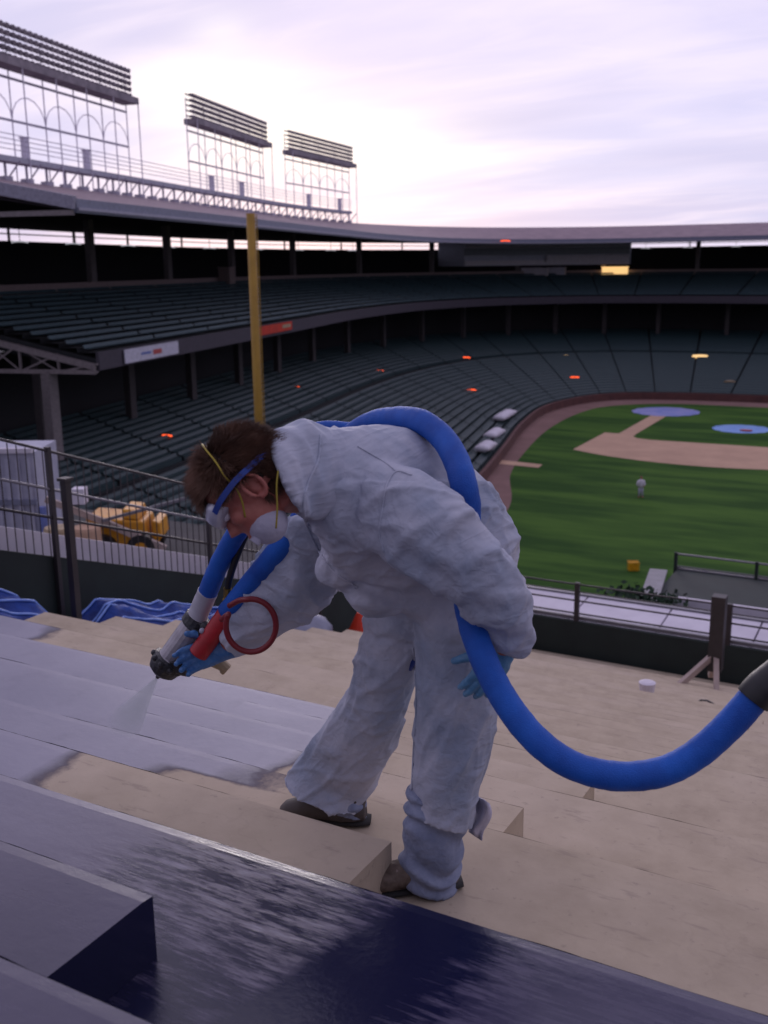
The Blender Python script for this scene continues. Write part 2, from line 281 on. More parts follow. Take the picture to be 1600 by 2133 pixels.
# ================================================================== GRANDSTAND
gs = thing('grandstand', 'dark two deck curved grandstand with green seats and a brown roof round the diamond', 'grandstand', (-70, 120, 0))
def sec(path, i, off): n = nrm(path, i); p = path[i]; return Vector((p.x+n.x*off, p.y+n.y*off, 0))
def sweep(prof, i0, i1, name, m, path=None, closed=True, parent=gs):
    path = path or fp; b = MB(); k = len(prof); vs = []
    for i in range(i0, i1+1):
        for off, z in prof:
            q = sec(path, i, off); vs.append((q.x, q.y, z))
    kk = k if closed else k-1
    fs = [(r*k+j, r*k+(j+1) % k, (r+1)*k+(j+1) % k, (r+1)*k+j) for r in range(i1-i0) for j in range(kk)]
    if closed: fs += [tuple(range(k))[::-1], tuple((i1-i0)*k+j for j in range(k))]
    return b.add(vs, fs).build(name, m, parent)
I0 = 2*PER                                # upper deck and roof begin here (near the foul pole)
I1 = NP-1
ID = I0+3                                 # the deck itself stops a little short of the roof end
UZ0, UZ1, UD, UR = H-5.9, H-2.2, 17.0, 12
# upper deck slab, fascia, back walk wall, back wall
sweep([(0.25, UZ0-.95), (UD, UZ1-1.6), (27, UZ1-1.6), (27, UZ1-1.2), (UD+.1, UZ1-.12), (0.25, UZ0-.12)], ID, I1, 'upper_deck', 'riser')
sweep([(0, UZ0-.9), (.24, UZ0-.9), (.24, UZ0+.35), (0, UZ0+.35)], ID, I1, 'deck_fascia', 'fascia')
sweep([(UD+.15, UZ1-.1), (UD+.4, UZ1-.1), (UD+.4, UZ1+1.0), (UD+.15, UZ1+1.0)], ID, I1, 'walkway_wall', 'concourse')
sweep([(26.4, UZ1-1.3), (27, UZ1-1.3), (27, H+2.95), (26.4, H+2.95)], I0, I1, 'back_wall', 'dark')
# roof
sweep([(-3.2, H+4.0), (9.5, H+6.5), (28, H+4.9), (28, H+4.3), (9.5, H+5.6), (-3.2, H+3.6)], I0, I1, 'roof', 'roof')
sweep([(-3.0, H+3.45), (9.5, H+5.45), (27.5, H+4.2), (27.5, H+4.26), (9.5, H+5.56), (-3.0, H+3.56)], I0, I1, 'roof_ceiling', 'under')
sweep([(-3.6, H+3.3), (-3.24, H+3.3), (-3.24, H+4.1), (-3.6, H+4.1)], I0, I1, 'gutter', 'gutter')
sweep([(-3.75, H+3.42), (-3.61, H+3.42), (-3.61, H+3.6), (-3.75, H+3.6)], I0, I1, 'gutter_lip', 'rake')
# roof end rake and the slanting end beams of roof and deck
def endp(off, z, di=0, I0=I0):
    q = sec(fp, I0, off); t = (fp[I0+1]-fp[I0]).normalized(); return Vector((q.x-t.x*di, q.y-t.y*di, z))
MB().bar(endp(-3.6, H+3.85, .2), endp(9.5, H+6.35, .2), .3, .75).bar(endp(9.5, H+6.35, .2), endp(28, H+4.7, .2), .3, .75).build('roof_rake', 'rake', gs)
MB().bar(endp(-3.4, H+3.3, .1), endp(27, H+3.3, .1), .3, .3).build('roof_tie_beam', 'truss', gs)
tr = MB(); zb_ = UZ0-1.0; zt_ = UZ1+2.2
ep = lambda o_, z_: endp(o_, z_, .25, ID)
tr.bar(ep(.2, zb_), ep(30, zb_), .28, .28).bar(ep(.2, zb_+.35), ep(30, zt_), .32, .42)
for q in range(3, 30, 3):
    z = zb_+.35+(zt_-zb_-.35)*q/30
    tr.bar(ep(q, zb_), ep(q, z), .14); tr.bar(ep(q, zb_), ep(q-3, z-.45), .12); tr.bar(ep(q-3, zb_), ep(q, z), .09)
tr.build('end_truss', 'truss', gs)
# seat sections
def seat_section(fn, rows, i0, i1, name, frac0, frac1, skip=(), m='seat'):
    b = MB()
    for r in range(rows):
        if r in skip: continue
        for (ia, ib) in zip(range(i0, i1), range(i0+1, i1+1)):
            fa = frac0 if ia == i0 else 0; fb = frac1 if ib == i1 else 1
            A = [fn(ia, ib, fa, r, q) for q in range(4)]; B = [fn(ia, ib, fb, r, q) for q in range(4)]
            # q: 0 seat front low, 1 seat back low, 2 back top, 3 pan front top
            (a0, a1, a2, a3), (b0, b1, b2, b3) = A, B
            b.add([a3, b3, b1, a1], [(0, 1, 2, 3)]); b.add([a1, b1, b2, a2], [(0, 1, 2, 3)])
            if m == 'seatl': b.add([a0, b0, b3, a3], [(0, 1, 2, 3)])
    return b.build(name, m, gs)
def fn_u(ia, ib, f, r, q):
    off = .6+(UD-1)*r/UR; z = UZ0+(UZ1-UZ0)*(r+.6)/UR
    d, h = ((.15, .05), (.55, .40), (.66, .64), (.15, .38))[q]
    A = sec(fp, ia, off+d); B = sec(fp, ib, off+d); p = A.lerp(B, f); return (p.x, p.y, z+h)
def steps(fnz, rows, i0, i1, name, m):
    b = MB(); vs = []; k = 2*rows+1
    for i in range(i0, i1+1):
        for r in range(rows):
            vs += [fnz(i, r, 0), fnz(i, r, 1)]
        vs.append(fnz(i, rows, 0))
    fs = [(c*k+j, c*k+j+1, (c+1)*k+j+1, (c+1)*k+j) for c in range(i1-i0) for j in range(k-1)]
    return b.add(vs, fs).build(name, m, gs)
def fu(i, r, q):
    q_ = sec(fp, i, .25+(UD-.3)*r/UR); return (q_.x, q_.y, UZ0+(UZ1-UZ0)*min(r+q, UR)/UR)
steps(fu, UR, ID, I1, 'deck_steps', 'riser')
for k, i0 in enumerate(range(ID, I1, 4)):
    seat_section(fn_u, UR, i0, min(i0+4, I1), 'seat_section', .05, .93)
# lower bowl: ruled between the field wall and a line under the upper deck
LZ0, LZ1, LR = FZ+.5, H-12.4, 30
def lowp(i, u, z):
    a = sec(wp, i, .6); b = sec(fp, i, 10); p = a.lerp(b, u); return (p.x, p.y, z)
def fl(i, r, q):
    u = r/LR; return lowp(i, u, LZ0+(LZ1-LZ0)*min(r+q, LR)/LR)
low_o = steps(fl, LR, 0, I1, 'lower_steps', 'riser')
def fn_l(ia, ib, f, r, q):
    u = (r+((.15, .6, .78, .15)[q]))/LR; z = LZ0+(LZ1-LZ0)*(r+1)/LR+(.05, .40, .62, .38)[q]
    A = Vector(lowp(ia, u, z)); B = Vector(lowp(ib, u, z)); return A.lerp(B, f)
for k, i0 in enumerate(range(0, I1, 4)):
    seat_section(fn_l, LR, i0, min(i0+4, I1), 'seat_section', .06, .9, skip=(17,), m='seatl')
sweep([(11, FZ), (11.5, FZ), (11.5, UZ0-.2), (11, UZ0-.2)], 0, I1, 'concourse_back_wall', 'dark')
# columns
for k, i in enumerate(range(ID+1, I1, 5)):
    q = sec(fp, i, 6.5); MB().box(q.x-.35, q.x+.35, q.y-.35, q.y+.35, H-13.5, UZ0-.3).build('column', 'pillard', gs)
for off in (4, 13, 20):
    q = sec(fp, ID, off); MB().box(q.x-.4, q.x+.4, q.y-.4, q.y+.4, H-13.5, UZ0-.95).build('column', 'pillar', gs)
for i in range(I0+1, I1, 7):
    q = sec(fp, i, 17.8); MB().box(q.x-.35, q.x+.35, q.y-.35, q.y+.35, UZ1-.5, H+4.9).build('column', 'pillar', gs)
for i in range(I0, I1, 5):
    q = sec(fp, i, 26.8); MB().box(q.x-.1, q.x+.1, q.y-.1, q.y+.1, H+2.9, H+4.3).build('louvre_post', 'pillar', gs)
sweep([(26.6, H+3.6), (26.7, H+3.6), (26.7, H+3.72), (26.6, H+3.72)], I0, I1, 'louvre_rail', 'pillar')
# fascia banners
def on_fp(px, off):                       # path index whose fascia is seen at image column px
    best = None
    for i in range(I0, I1):
        for f in np.linspace(0, 1, 9)[:-1]:
            p = sec(fp, i, off).lerp(sec(fp, i+1, off), f); d = p-Vector((EYE.x, EYE.y, 0)); x = 800+2210*d.dot(RH)/d.dot(FH)
            if best is None or abs(x-px) < best[0]: best = (abs(x-px), p.copy())
    return best[1]
def banner(px0, px1, z0, z1, m, label, marks):
    a, b = on_fp(px0, -.1), on_fp(px1, -.1); t = (b-a).normalized(); n = Vector((t.y, -t.x, 0)); ln = (b-a).length
    e = thing('fascia_banner', label, 'banner', (a.x, a.y, z0))
    def slab(u0, u1, w0, w1, d0, d1, nm, mm):
        c = [(u0, w0), (u1, w0), (u1, w1), (u0, w1)]
        MB().hexa([a+t*(ln*u)+n*d0+UP*(z0+(z1-z0)*w) for u, w in c]+[a+t*(ln*u)+n*d1+UP*(z0+(z1-z0)*w) for u, w in c]).build(nm, mm, e)
    slab(0, 1, 0, 1, .0, .08, 'banner_board', m)
    for (u0, u1, w0, w1, mm) in marks: slab(u0, u1, w0, w1, .083, .10, 'printed_mark', mm)
banner(250, 367, UZ0-.75, UZ0+.25, 'white', 'white banner with small coloured print on the near end of the upper deck front', [(.28, .46, .42, .6, 'blue'), (.50, .66, .3, .66, 'red')])
banner(541, 609, UZ0-.6, UZ0+.28, 'orange', 'orange red banner on the upper deck front just right of the yellow pole', [(.68, .95, .35, .75, 'cream')])
# small odd box standing on the walkway wall
q = on_fp(478, 16); b = MB().box(q.x-.9, q.x+.9, q.y-.6, q.y+.6, UZ1-.2, UZ1+2.2)
b.box(q.x-1.0, q.x+1.0, q.y-.7, q.y+.7, UZ1+2.2, UZ1+2.35); tag(b.build('vendor_booth', 'concourse'), 'small brown booth at the back of the upper deck left of the yellow pole', 'booth')
# press box under the roof
pb = thing('press_box', 'long grey press box hanging under the far roof behind home plate', 'press box', tuple(on_fp(1130, 15)+UP*H))
ia = [i for i in range(I0, I1) if 0 <= (sec(fp, i, 15)-Vector((0, 0, 0))).dot(FH)]
def idx(px): 
    return min(range(I0+10, I1), key=lambda i: abs(800+2210*sec(fp, i, 15).dot(RH)/sec(fp, i, 15).dot(FH)-px))
p0, p1 = idx(965), idx(1308)
if p1 < p0: p0, p1 = p1, p0
sweep([(15, H-.2), (24, H-.2), (24, H+4.9), (15, H+4.9)], p0, p1, 'booth_wall', 'booth', parent=pb)
sweep([(14.6, H-.1), (14.97, H-.1), (14.97, H+.75), (14.6, H+.75)], p0, p1, 'lower_fascia', 'boothl', parent=pb)
mid = (p0+p1)//2
sweep([(14.2, H+.1), (14.57, H+.1), (14.57, H+1.6), (14.2, H+1.6)], mid, p1, 'sill_panel', 'boothl', parent=pb)
sweep([(14.9, H+1.7), (14.98, H+1.7), (14.98, H+3.0), (14.9, H+3.0)], p0, p1, 'window_band', 'glasspb', parent=pb)
sweep([(14.7, H+3.1), (14.97, H+3.1), (14.97, H+3.35), (14.7, H+3.35)], p0, p1, 'upper_ledge', 'boothl', parent=pb)
for px, w, m, lb, ct, nm in ((1122, 2.6, 'wwall', 'wide pale cabinet standing below the press box at the top of the far seats', 'cabinet', 'cabinet'), (1166, 1.7, 'white', 'narrower pale cabinet just right of the wide one below the press box', 'cabinet', 'cabinet'), (1287, 2.4, 'glow_y', 'glowing amber doorway light below the right end of the press box', 'lit doorway', 'lit_doorway')):
    q = on_fp(px, 16.2); b = MB().box(q.x-w, q.x+w, q.y-.4, q.y+.4, H-2.2, H-.75).box(q.x-w-.1, q.x+w+.1, q.y-.5, q.y+.5, H-.75, H-.62)
    tag(b.build(nm, m), lb, ct)
# catwalk on the roof
def cw(z0, z1, d): return [(9.4-d, z0), (9.6+d, z0), (9.6+d, z1), (9.4-d, z1)]
cwt = thing('roof_catwalk', 'pale grey catwalk with thin rails running along the left roof ridge', 'catwalk', tuple(sec(fp, I0, 9.5)+UP*(H+7.9)))
def at_idx(px, off): return min(range(I0, I0+50), key=lambda i: abs(800+2210*sec(fp, i, off).dot(RH)/sec(fp, i, off).dot(FH)-px))
ce = at_idx(742, 9.5)
sweep(cw(H+7.75, H+8.15, .5), I0, ce, 'deck_plate', 'walk', parent=cwt)
for z in (8.6, 8.95, 9.3, 9.65): sweep([(8.9, H+z), (8.96, H+z), (8.96, H+z+.05), (8.9, H+z+.05)], I0, ce, 'handrail', 'tower', parent=cwt)
for i in range(I0, ce+1, 1):
    a = sec(fp, i, 9.5); MB().bar(a+UP*(H+6.3), a+UP*(H+7.8), .14).bar(a+UP*(H+6.4), sec(fp, i, 8.2)+UP*(H+7.8), .09).box(a.x-.35, a.x+.35, a.y-.35, a.y+.35, H+6.3, H+6.75).build('support', 'tower', cwt)
# light towers
def light_tower(px0, px1, label, zt=(14.6, 17.1), rows=5):
    a, b = None, None
    for px in (px0, px1):
        # chord between two roof points at ridge offset
        best = min(((abs(800+2210*p.dot(RH)/p.dot(FH)-px), p) for i in range(0, I0+50) for p in [sec(fp, i, 10).lerp(sec(fp, i+1, 10), f/8) for f in range(8)]), key=lambda t: t[0])[1]
        if a is None: a = best
        else: b = best
    t = (b-a).normalized(); n = Vector((t.y, -t.x, 0)); ln = (b-a).length
    e = thing('light_tower', label, 'light tower', tuple(a+UP*(H+6.3)), 'floodlight towers on the left roof')
    MB().hexa([a+UP*(H+zt[0]-.1)+n*-.3, b+UP*(H+zt[0]-.1)+n*-.3, b+UP*(H+zt[0]-.1)+n*1.3, a+UP*(H+zt[0]-.1)+n*1.3, a+UP*(H+zt[0]+.45)+n*-.3, b+UP*(H+zt[0]+.45)+n*-.3, b+UP*(H+zt[0]+.45)+n*1.3, a+UP*(H+zt[0]+.45)+n*1.3]).build('platform', 'bank', e)
    for r in range(rows):
        z = H+zt[0]+.75+(zt[1]-zt[0]-.4)*r/(rows-1); rb = MB(); rb.bar(a+UP*z, b+UP*z, .12)
        k = int(ln/.75)
        for j in range(k):
            c = a+t*(ln*(j+.5)/k)+UP*z+n*.25
            rb.tube([c, c+n*.28-UP*.10, c+n*.5-UP*.16], [.09, .19, .23], 6)
        rb.build('lamp_row', 'bank', e)
    for z in (13.9, 10.9): MB().bar(a+UP*(H+z), b+UP*(H+z), .14, .16).build('cross_beam', 'tower', e)
    k = max(2, int(ln/4.6))
    for j in range(k+1):
        c = a+t*(ln*j/k)
        for dn in (0, 1.2): MB().bar(c+n*dn+UP*(H+6.2), c+n*dn+UP*(H+(zt[1] if dn == 0 else zt[0]+.4)), .07).build('post', 'towerl', e)
        if j < k:
            br = MB(); br.tube([a+t*(ln*(j+.5-.5*math.cos(q))/k)+UP*(H+10.9+1.9*math.sin(q)) for q in np.linspace(0, math.pi, 9)], .04, 4)
            br; br.build('arch_brace', 'towerl', e)
    for j in range(1, k, 2):
        c = a+t*(ln*(j+.3)/k); MB().box(c.x-.22, c.x+.22, c.y-.22, c.y+.22, H+8.2, H+9.8).box(c.x-.3, c.x+.3, c.y-.3, c.y+.3, H+9.8, H+9.9).build('ballast_cabinet', 'towerl', e)
light_tower(-190, 292, 'longest floodlight bank on the roof, cut off by the left edge of the picture')
light_tower(412, 563, 'middle floodlight bank on the roof, between the longest and the farthest one')
light_tower(607, 736, 'smallest and farthest floodlight bank on the roof, right of the yellow pole')
# foul pole
fb = fw(0, 107.6)-RH*.52; fo = thing('foul_pole', 'tall yellow foul pole rising in front of the grandstand behind the bent worker', 'foul pole', tuple(fb))
MB().tube([fb, fb+UP*(H+1.55)], .22, 14).build('mast', 'pole', fo, smooth=True)
sc = MB(); x = fb+Vector((.32, .05, 0))
sc.bar(x+UP*8, x+UP*(H+1.5), .03)
for k in range(80): z = 8+.22*k*((H+1.5-8)/17.6); sc.bar(fb+Vector((.15, .02, z)), x+UP*z, .035)
sc.build('mesh_screen', 'pole', fo)
# lamps: found on the stand surface by ray
dg = bpy.context.evaluated_depsgraph_get()
trees = [BVHTree.FromObject(o_, dg) for o_ in gs.children if o_.name.split('.')[0] in ('lower_steps', 'deck_steps', 'seat_section', 'concourse_back_wall', 'back_wall', 'roof', 'booth_wall', 'gutter')]
def hit(px, py):
    r = ray(px, py).normalized(); best = None
    for o_, tr_ in zip(range(99), trees):
        h = tr_.ray_cast(EYE, r)
        if h[0] is not None and (best is None or h[3] < best[1]): best = (h[0], h[3])
    return best[0] if best else None
# ================================================================== LAMPS and things seen on the stands
def lamp(px, py, m, label, w=1.1, r=.09, group=None, off=.5, ct='lamp'):
    if m == 'glow_r': w *= 1.4; r *= 1.25
    p = hit(px, py)
    if p is None: return
    d = (EYE-p).normalized(); c = p+d*off; dr = Vector((RH.x, RH.y, 0))
    e = thing('bulkhead_lamp', label, ct, tuple(p), group)
    MB().bar(p-UP*.1, c-UP*.02, .07).bar(c-dr*(w*.52), c+dr*(w*.52), .08, .05).build('bracket', 'dark', e)
    MB().tube([c-dr*w*.5-UP*.16, c-dr*w*.2-UP*.09, c+dr*w*.2-UP*.1, c+dr*w*.5-UP*.18], r, 8).build('tube', m, e, smooth=True)
lamp(345, 904, 'glow_r', 'red lamp glowing in the dark stand left of the worker\'s hair', .75, .05)
lamp(617, 803, 'glow_r', 'faint red lamp in the lower seats just right of the yellow pole', .6, .035)
lamp(790, 770, 'glow_r', 'red lamp in the lower seats above the blue hose arch', .8, .06)
lamp(970, 743, 'glow_r', 'brightest red lamp near the back of the lower seats, left of centre field', 1.0, .09)
lamp(983, 810, 'glow_r', 'small red lamp low in the seats just above the right of the hose arch', .8, .055)
lamp(1197, 784, 'glow_r', 'red lamp low in the seats beyond the curved end of the warning track', 1.0, .08)
lamp(1053, 500, 'glow_r', 'red lamp under the roof at the left end of the press box', 1.1, .07, off=3)
lamp(1183, 739, 'glow_y', 'small yellow lamp at the back of the lower seats behind home plate', 1.6, .09)
lamp(1458, 741, 'glow_y', 'largest yellow lamp glowing at the back of the lower seats on the right', 2.4, .28)
lamp(1520, 793, 'cream', 'dim unlit yellow lamp low in the seats at the right edge', 1.6, .14)
ORD = ['first', 'second', 'third', 'fourth', 'fifth', 'sixth', 'seventh', 'eighth', 'ninth', 'tenth']
k_ = 0
for px in (42, 166, 272, 350, 442, 548, 632, 706, 780, 868, 1345, 1425, 1528):
    i = min(range(I0, I1), key=lambda i: abs(800+2210*sec(fp, i, 24).dot(RH)/max(.1, sec(fp, i, 24).dot(FH))-px) + (0 if (i > I0+45) == (px > 1000) else 5000))
    c = sec(fp, i, 24)+UP*(H+2.75); a_ = (sec(fp, min(i+1, I1), 24)-sec(fp, i, 24)).normalized()
    dr = RH
    k_ += 1; k_ -= 1
    e = thing('ceiling_lamp', (('%s pale ceiling lamp from the left edge, under the bright roof gap' % ORD[k_]) if px < 1000 else ('%s pale ceiling lamp to the right of the press box' % ORD[k_-10])), 'lamp', tuple(c), 'pale lamps under the roof')
    MB().bar(c, c+UP*1.9, .05).build('rod', 'dark', e); MB().tube([c-dr*.85-UP*.02, c-dr*.3+UP*.06, c+dr*.3+UP*.05, c+dr*.85-UP*.06], .06, 6).build('shade', 'glow_w', e); k_ += 1
# white covered seats by the first base wall
for px, py, w, lb in ((1052, 873, 3.2, 'longest white bundle, on the seats nearest the curved end of the track'), (1030, 912, 2.2, 'short white bundle on the seats, between the long white bundle and the hose'), (1012, 940, 1.8, 'white bundle on the seats nearest the bent worker\'s back')):
    p = hit(px, py)
    if p is None: continue
    t = (Vector((-44, 124, 0))-Vector((-39, 91, 0))).normalized(); b = MB(); n = Vector((-t.y, t.x, 0))
    pts = []
    for k in range(9):
        u = k/8-.5; r = .45*(1-abs(u)**3*4)+.08*math.sin(k*2.3)
        pts.append((p+t*(w*2*u)+UP*.5, n*(.75+.1*math.sin(k*3.1)), UP*max(.18, r)))
    b.loft(pts, 10); o_ = b.build('white_bundle', 'wwall', smooth=True); tag(o_, lb, 'covered bundle')
# person far away on the grass and the yellow crate
gp = atz(1334, 1036, FZ)
def small_person(p):
    e = None; b = MB(); s = 1.0
    b.tube([p+RH*-.12+UP*.06, p+RH*-.11+UP*.48, p+RH*-.07+UP*.9], [.06, .075, .1], 8); b.tube([p+RH*.14+UP*.06, p+RH*.13+UP*.48, p+RH*.08+UP*.9], [.06, .075, .1], 8)
    b.ball(p+RH*-.15-FH*.06+UP*.05, .06, .13, .05); b.ball(p+RH*.17-FH*.06+UP*.05, .06, .13, .05)
    b.loft([(p+UP*.85, RH*.17, FH*.12), (p+UP*1.1, RH*.16, FH*.11), (p+UP*1.38, RH*.22, FH*.13), (p+UP*1.5, RH*.1, FH*.08)], 12)
    b.tube([p+RH*.2+UP*1.42, p+RH*.3+UP*1.15, p+RH*.2-FH*.2+UP*1.0], [.065, .05, .04], 8); b.tube([p-RH*.2+UP*1.42, p-RH*.3+UP*1.15, p-RH*.26+UP*.88], [.065, .05, .04], 8)
    b.tube([p+UP*1.45, p+UP*1.6], .055, 8); b.ball(p+UP*1.68-FH*.01, .085, .1, .12)
    for sx, q in ((1, p+RH*.2-FH*.24+UP*.99), (-1, p-RH*.26+UP*.82)):
        for f in range(5): b.tube([q, q+Vector((.01*(f-2), 0, -.09+.01*abs(f-2)))], [.018, .01], 5)
    o = b.build('person', 'skin', smooth=True); remesh(o, .02, 2)
    tag(o, 'distant person in a white top standing on the outfield grass', 'person')
    c = MB(); c.loft([(p+UP*.82, RH*.21, FH*.16), (p+UP*1.1, RH*.20, FH*.15), (p+UP*1.38, RH*.26, FH*.16), (p+UP*1.53, RH*.12, FH*.1)], 14); c.tube([p+RH*.2+UP*1.44, p+RH*.31+UP*1.14, p+RH*.22-FH*.17+UP*1.02], [.09, .08, .06], 8); c.tube([p-RH*.2+UP*1.44, p-RH*.31+UP*1.14, p-RH*.27+UP*.93], [.09, .08, .06], 8)
    x = c.build('white_top', 'wwall', o, smooth=True); 
    l = MB(); l.tube([p-RH*.13+UP*.12, p-RH*.11+UP*.5, p-RH*.08+UP*.92], [.085, .1, .13], 8); l.tube([p+RH*.15+UP*.12, p+RH*.13+UP*.5, p+RH*.08+UP*.92], [.085, .1, .13], 8); l.build('trousers', 'grey', o, smooth=True)
    MB().ball(p+UP*1.72+FH*.02, .095, .105, .1).build('hair', 'hair', o, smooth=True)
# the distant person is built at the end
yp = atz(1319, 1188, FZ); b = MB(); b.bar(yp+UP*.28-RH*.33, yp+UP*.28+RH*.33, .45, .5)
for s in (-1, 1): b.bar(yp+UP*.56-RH*.36+FH*.22*s, yp+UP*.56+RH*.36+FH*.22*s, .05)
for q in range(-2, 3): b.bar(yp+RH*.13*q-FH*.24+UP*.08, yp+RH*.13*q-FH*.24+UP*.5, .04)
tag(b.build('plastic_crate', 'plast'), 'bright yellow plastic crate standing alone on the green outfield grass', 'crate')
# ================================================================== BLEACHER TERRACE (real size, descending to the field)
E_, RH_, TD, Y0, XA = 1.15, .31, .875, 1.035, -1.29
bt = thing('bleacher_terrace', 'stepped tan concrete terrace, partly coated in wet purple navy paint', 'bleacher', (-3, 6, H-3))
def coatmat():
    m = bpy.data.materials.new('terrace_surface'); m.use_nodes = True; t = m.node_tree; p = t.nodes['Principled BSDF']; A = t.nodes.new; K = t.links.new
    tc_ = A('ShaderNodeTexCoord')
    def noise(sc, det=5, st=(1, 1, 1), rot=0):
        q = A('ShaderNodeMapping'); q.inputs['Scale'].default_value = st; q.inputs['Rotation'].default_value = (0, 0, rot); K(tc_.outputs['Object'], q.inputs[0]); n = A('ShaderNodeTexNoise'); n.inputs['Scale'].default_value = sc; n.inputs['Detail'].default_value = det; n.inputs['Roughness'].default_value = .62; K(q.outputs[0], n.inputs[0]); return n.outputs[0]
    def rp(x, a, b, ca, cb):
        r = A('ShaderNodeValToRGB'); r.color_ramp.elements[0].position = a; r.color_ramp.elements[1].position = b; r.color_ramp.elements[0].color = (*ca, 1); r.color_ramp.elements[1].color = (*cb, 1); K(x, r.inputs[0]); return r.outputs[0]
    def M_(op, a, b):
        n = A('ShaderNodeMath'); n.operation = op
        for i, v in enumerate((a, b)):
            if isinstance(v, (int, float)): n.inputs[i].default_value = v
            else: K(v, n.inputs[i])
        return n.outputs[0]
    def mx(f, a, b):
        n = A('ShaderNodeMix'); n.data_type = 'RGBA'; K(f, n.inputs[0])
        for i, v in ((6, a), (7, b)):
            if isinstance(v, tuple): n.inputs[i].default_value = (*v, 1)
            else: K(v, n.inputs[i])
        return n.outputs[2]
    at_ = A('ShaderNodeAttribute'); at_.attribute_name = 'coat'; wt = A('ShaderNodeAttribute'); wt.attribute_name = 'wet'
    fine = noise(26, 6); med = noise(5, 8); big = noise(1.1, 4); streak = noise(11, 8, (.5, 2.4, 1), R(-6)); streak2 = noise(36, 6, (.35, 2.6, 1), R(5))
    con = rp(med, .3, .72, (.375, .305, .225), (.485, .40, .30)); con = mx(M_('MULTIPLY', rp(big, .45, .6, (0, 0, 0), (1, 1, 1)), .35), con, (.53, .44, .355))
    con = mx(M_('MULTIPLY', rp(fine, .62, .7, (0, 0, 0), (1, 1, 1)), .3), con, (.17, .14, .13))
    con = mx(M_('MULTIPLY', rp(streak, .60, .68, (0, 0, 0), (1, 1, 1)), .4), con, (.24, .19, .16))
    vo = A('ShaderNodeTexVoronoi'); vo.feature = 'DISTANCE_TO_EDGE'; vo.inputs['Scale'].default_value = .75; vm_ = A('ShaderNodeVectorMath'); vm_.operation = 'ADD'; nv = A('ShaderNodeTexNoise'); nv.inputs['Scale'].default_value = 3; nv.inputs['Detail'].default_value = 6; K(tc_.outputs['Object'], nv.inputs[0]); K(tc_.outputs['Object'], vm_.inputs[0]); K(nv.outputs['Color'], vm_.inputs[1]); K(vm_.outputs[0], vo.inputs['Vector'])
    con = mx(M_('MULTIPLY', rp(vo.outputs['Distance'], .002, .007, (1, 1, 1), (0, 0, 0)), .07), con, (.13, .10, .085))
    cf = rp(M_('ADD', at_.outputs['Fac'], M_('MULTIPLY', M_('SUBTRACT', fine, .5), .45)), .38, .62, (0, 0, 0), (1, 1, 1))
    w_ = wt.outputs['Fac']; sk = A('ShaderNodeAttribute'); sk.attribute_name = 'streak'; amp = M_('ADD', M_('MULTIPLY', sk.outputs['Fac'], 1.0), .035)
    wv = M_('ADD', w_, M_('MULTIPLY', amp, M_('ADD', M_('MULTIPLY', M_('SUBTRACT', streak, .5), 2.4), M_('MULTIPLY', M_('SUBTRACT', streak2, .5), 2.2))))
    wf = rp(wv, .05, .95, (0, 0, 0), (1, 1, 1))
    lav = rp(big, .35, .65, (.20, .195, .265), (.26, .25, .325)); nav = (.006, .007, .036)
    # attribute wet: 0 pale mist dusted film, 1 fresh dark film and painted shade of faces
    cc = mx(rp(wf, .5, 1, (0, 0, 0), (1, 1, 1)), mx(rp(wf, 0, .5, (0, 0, 0), (1, 1, 1)), lav, (.088, .076, .135)), nav)
    # dark rim where the film thins to bare concrete
    rim = M_('MULTIPLY', rp(M_('ADD', at_.outputs['Fac'], M_('MULTIPLY', M_('SUBTRACT', fine, .5), .5)), .12, .42, (0, 0, 0), (1, 1, 1)), M_('SUBTRACT', 1.0, rp(M_('ADD', at_.outputs['Fac'], M_('MULTIPLY', M_('SUBTRACT', med, .5), .4)), .62, .98, (0, 0, 0), (1, 1, 1))))
    K(mx(M_('MULTIPLY', rim, .8), mx(cf, con, cc), (.055, .05, .085)), p.inputs['Base Color'])
    ro = rp(M_('MULTIPLY', cf, M_('ADD', M_('MULTIPLY', wf, .5), .5)), 0, 1, (.92,)*3, (.17,)*3); K(ro, p.inputs['Roughness'])
    K(M_('ADD', M_('MULTIPLY', cf, .22), .25), p.inputs['Specular IOR Level'])
    bp = A('ShaderNodeBump'); bp.inputs['Strength'].default_value = .13; bp.inputs['Distance'].default_value = .012; K(M_('ADD', M_('MULTIPLY', fine, .7), M_('MULTIPLY', M_('MULTIPLY', streak2, sk.outputs['Fac']), 1.6)), bp.inputs['Height']); K(bp.outputs[0], p.inputs['Normal'])
    return m
TM = coatmat()
def coatval(x, y, j, blk):
    nz = mnoise.fractal(Vector((x*1.9, y*1.9, j*3.7)), 1.0, 2.0, 3)*.30
    if j <= 1: lim = 9
    elif j == 2: lim = (-2.42 if blk else -2.35)+(.25 if not blk and y > Y0+1.85*TD else 0)
    elif j == 3: lim = -2.25
    elif j == 4: lim = -2.45
    elif j == 5: lim = -6.0
    else: lim = -99
    return max(0, min(1, .5+(lim-x+nz)*5))
def sm(a, b, t): t = max(0, min(1, (t-a)/(b-a))); return t*t*(3-2*t)
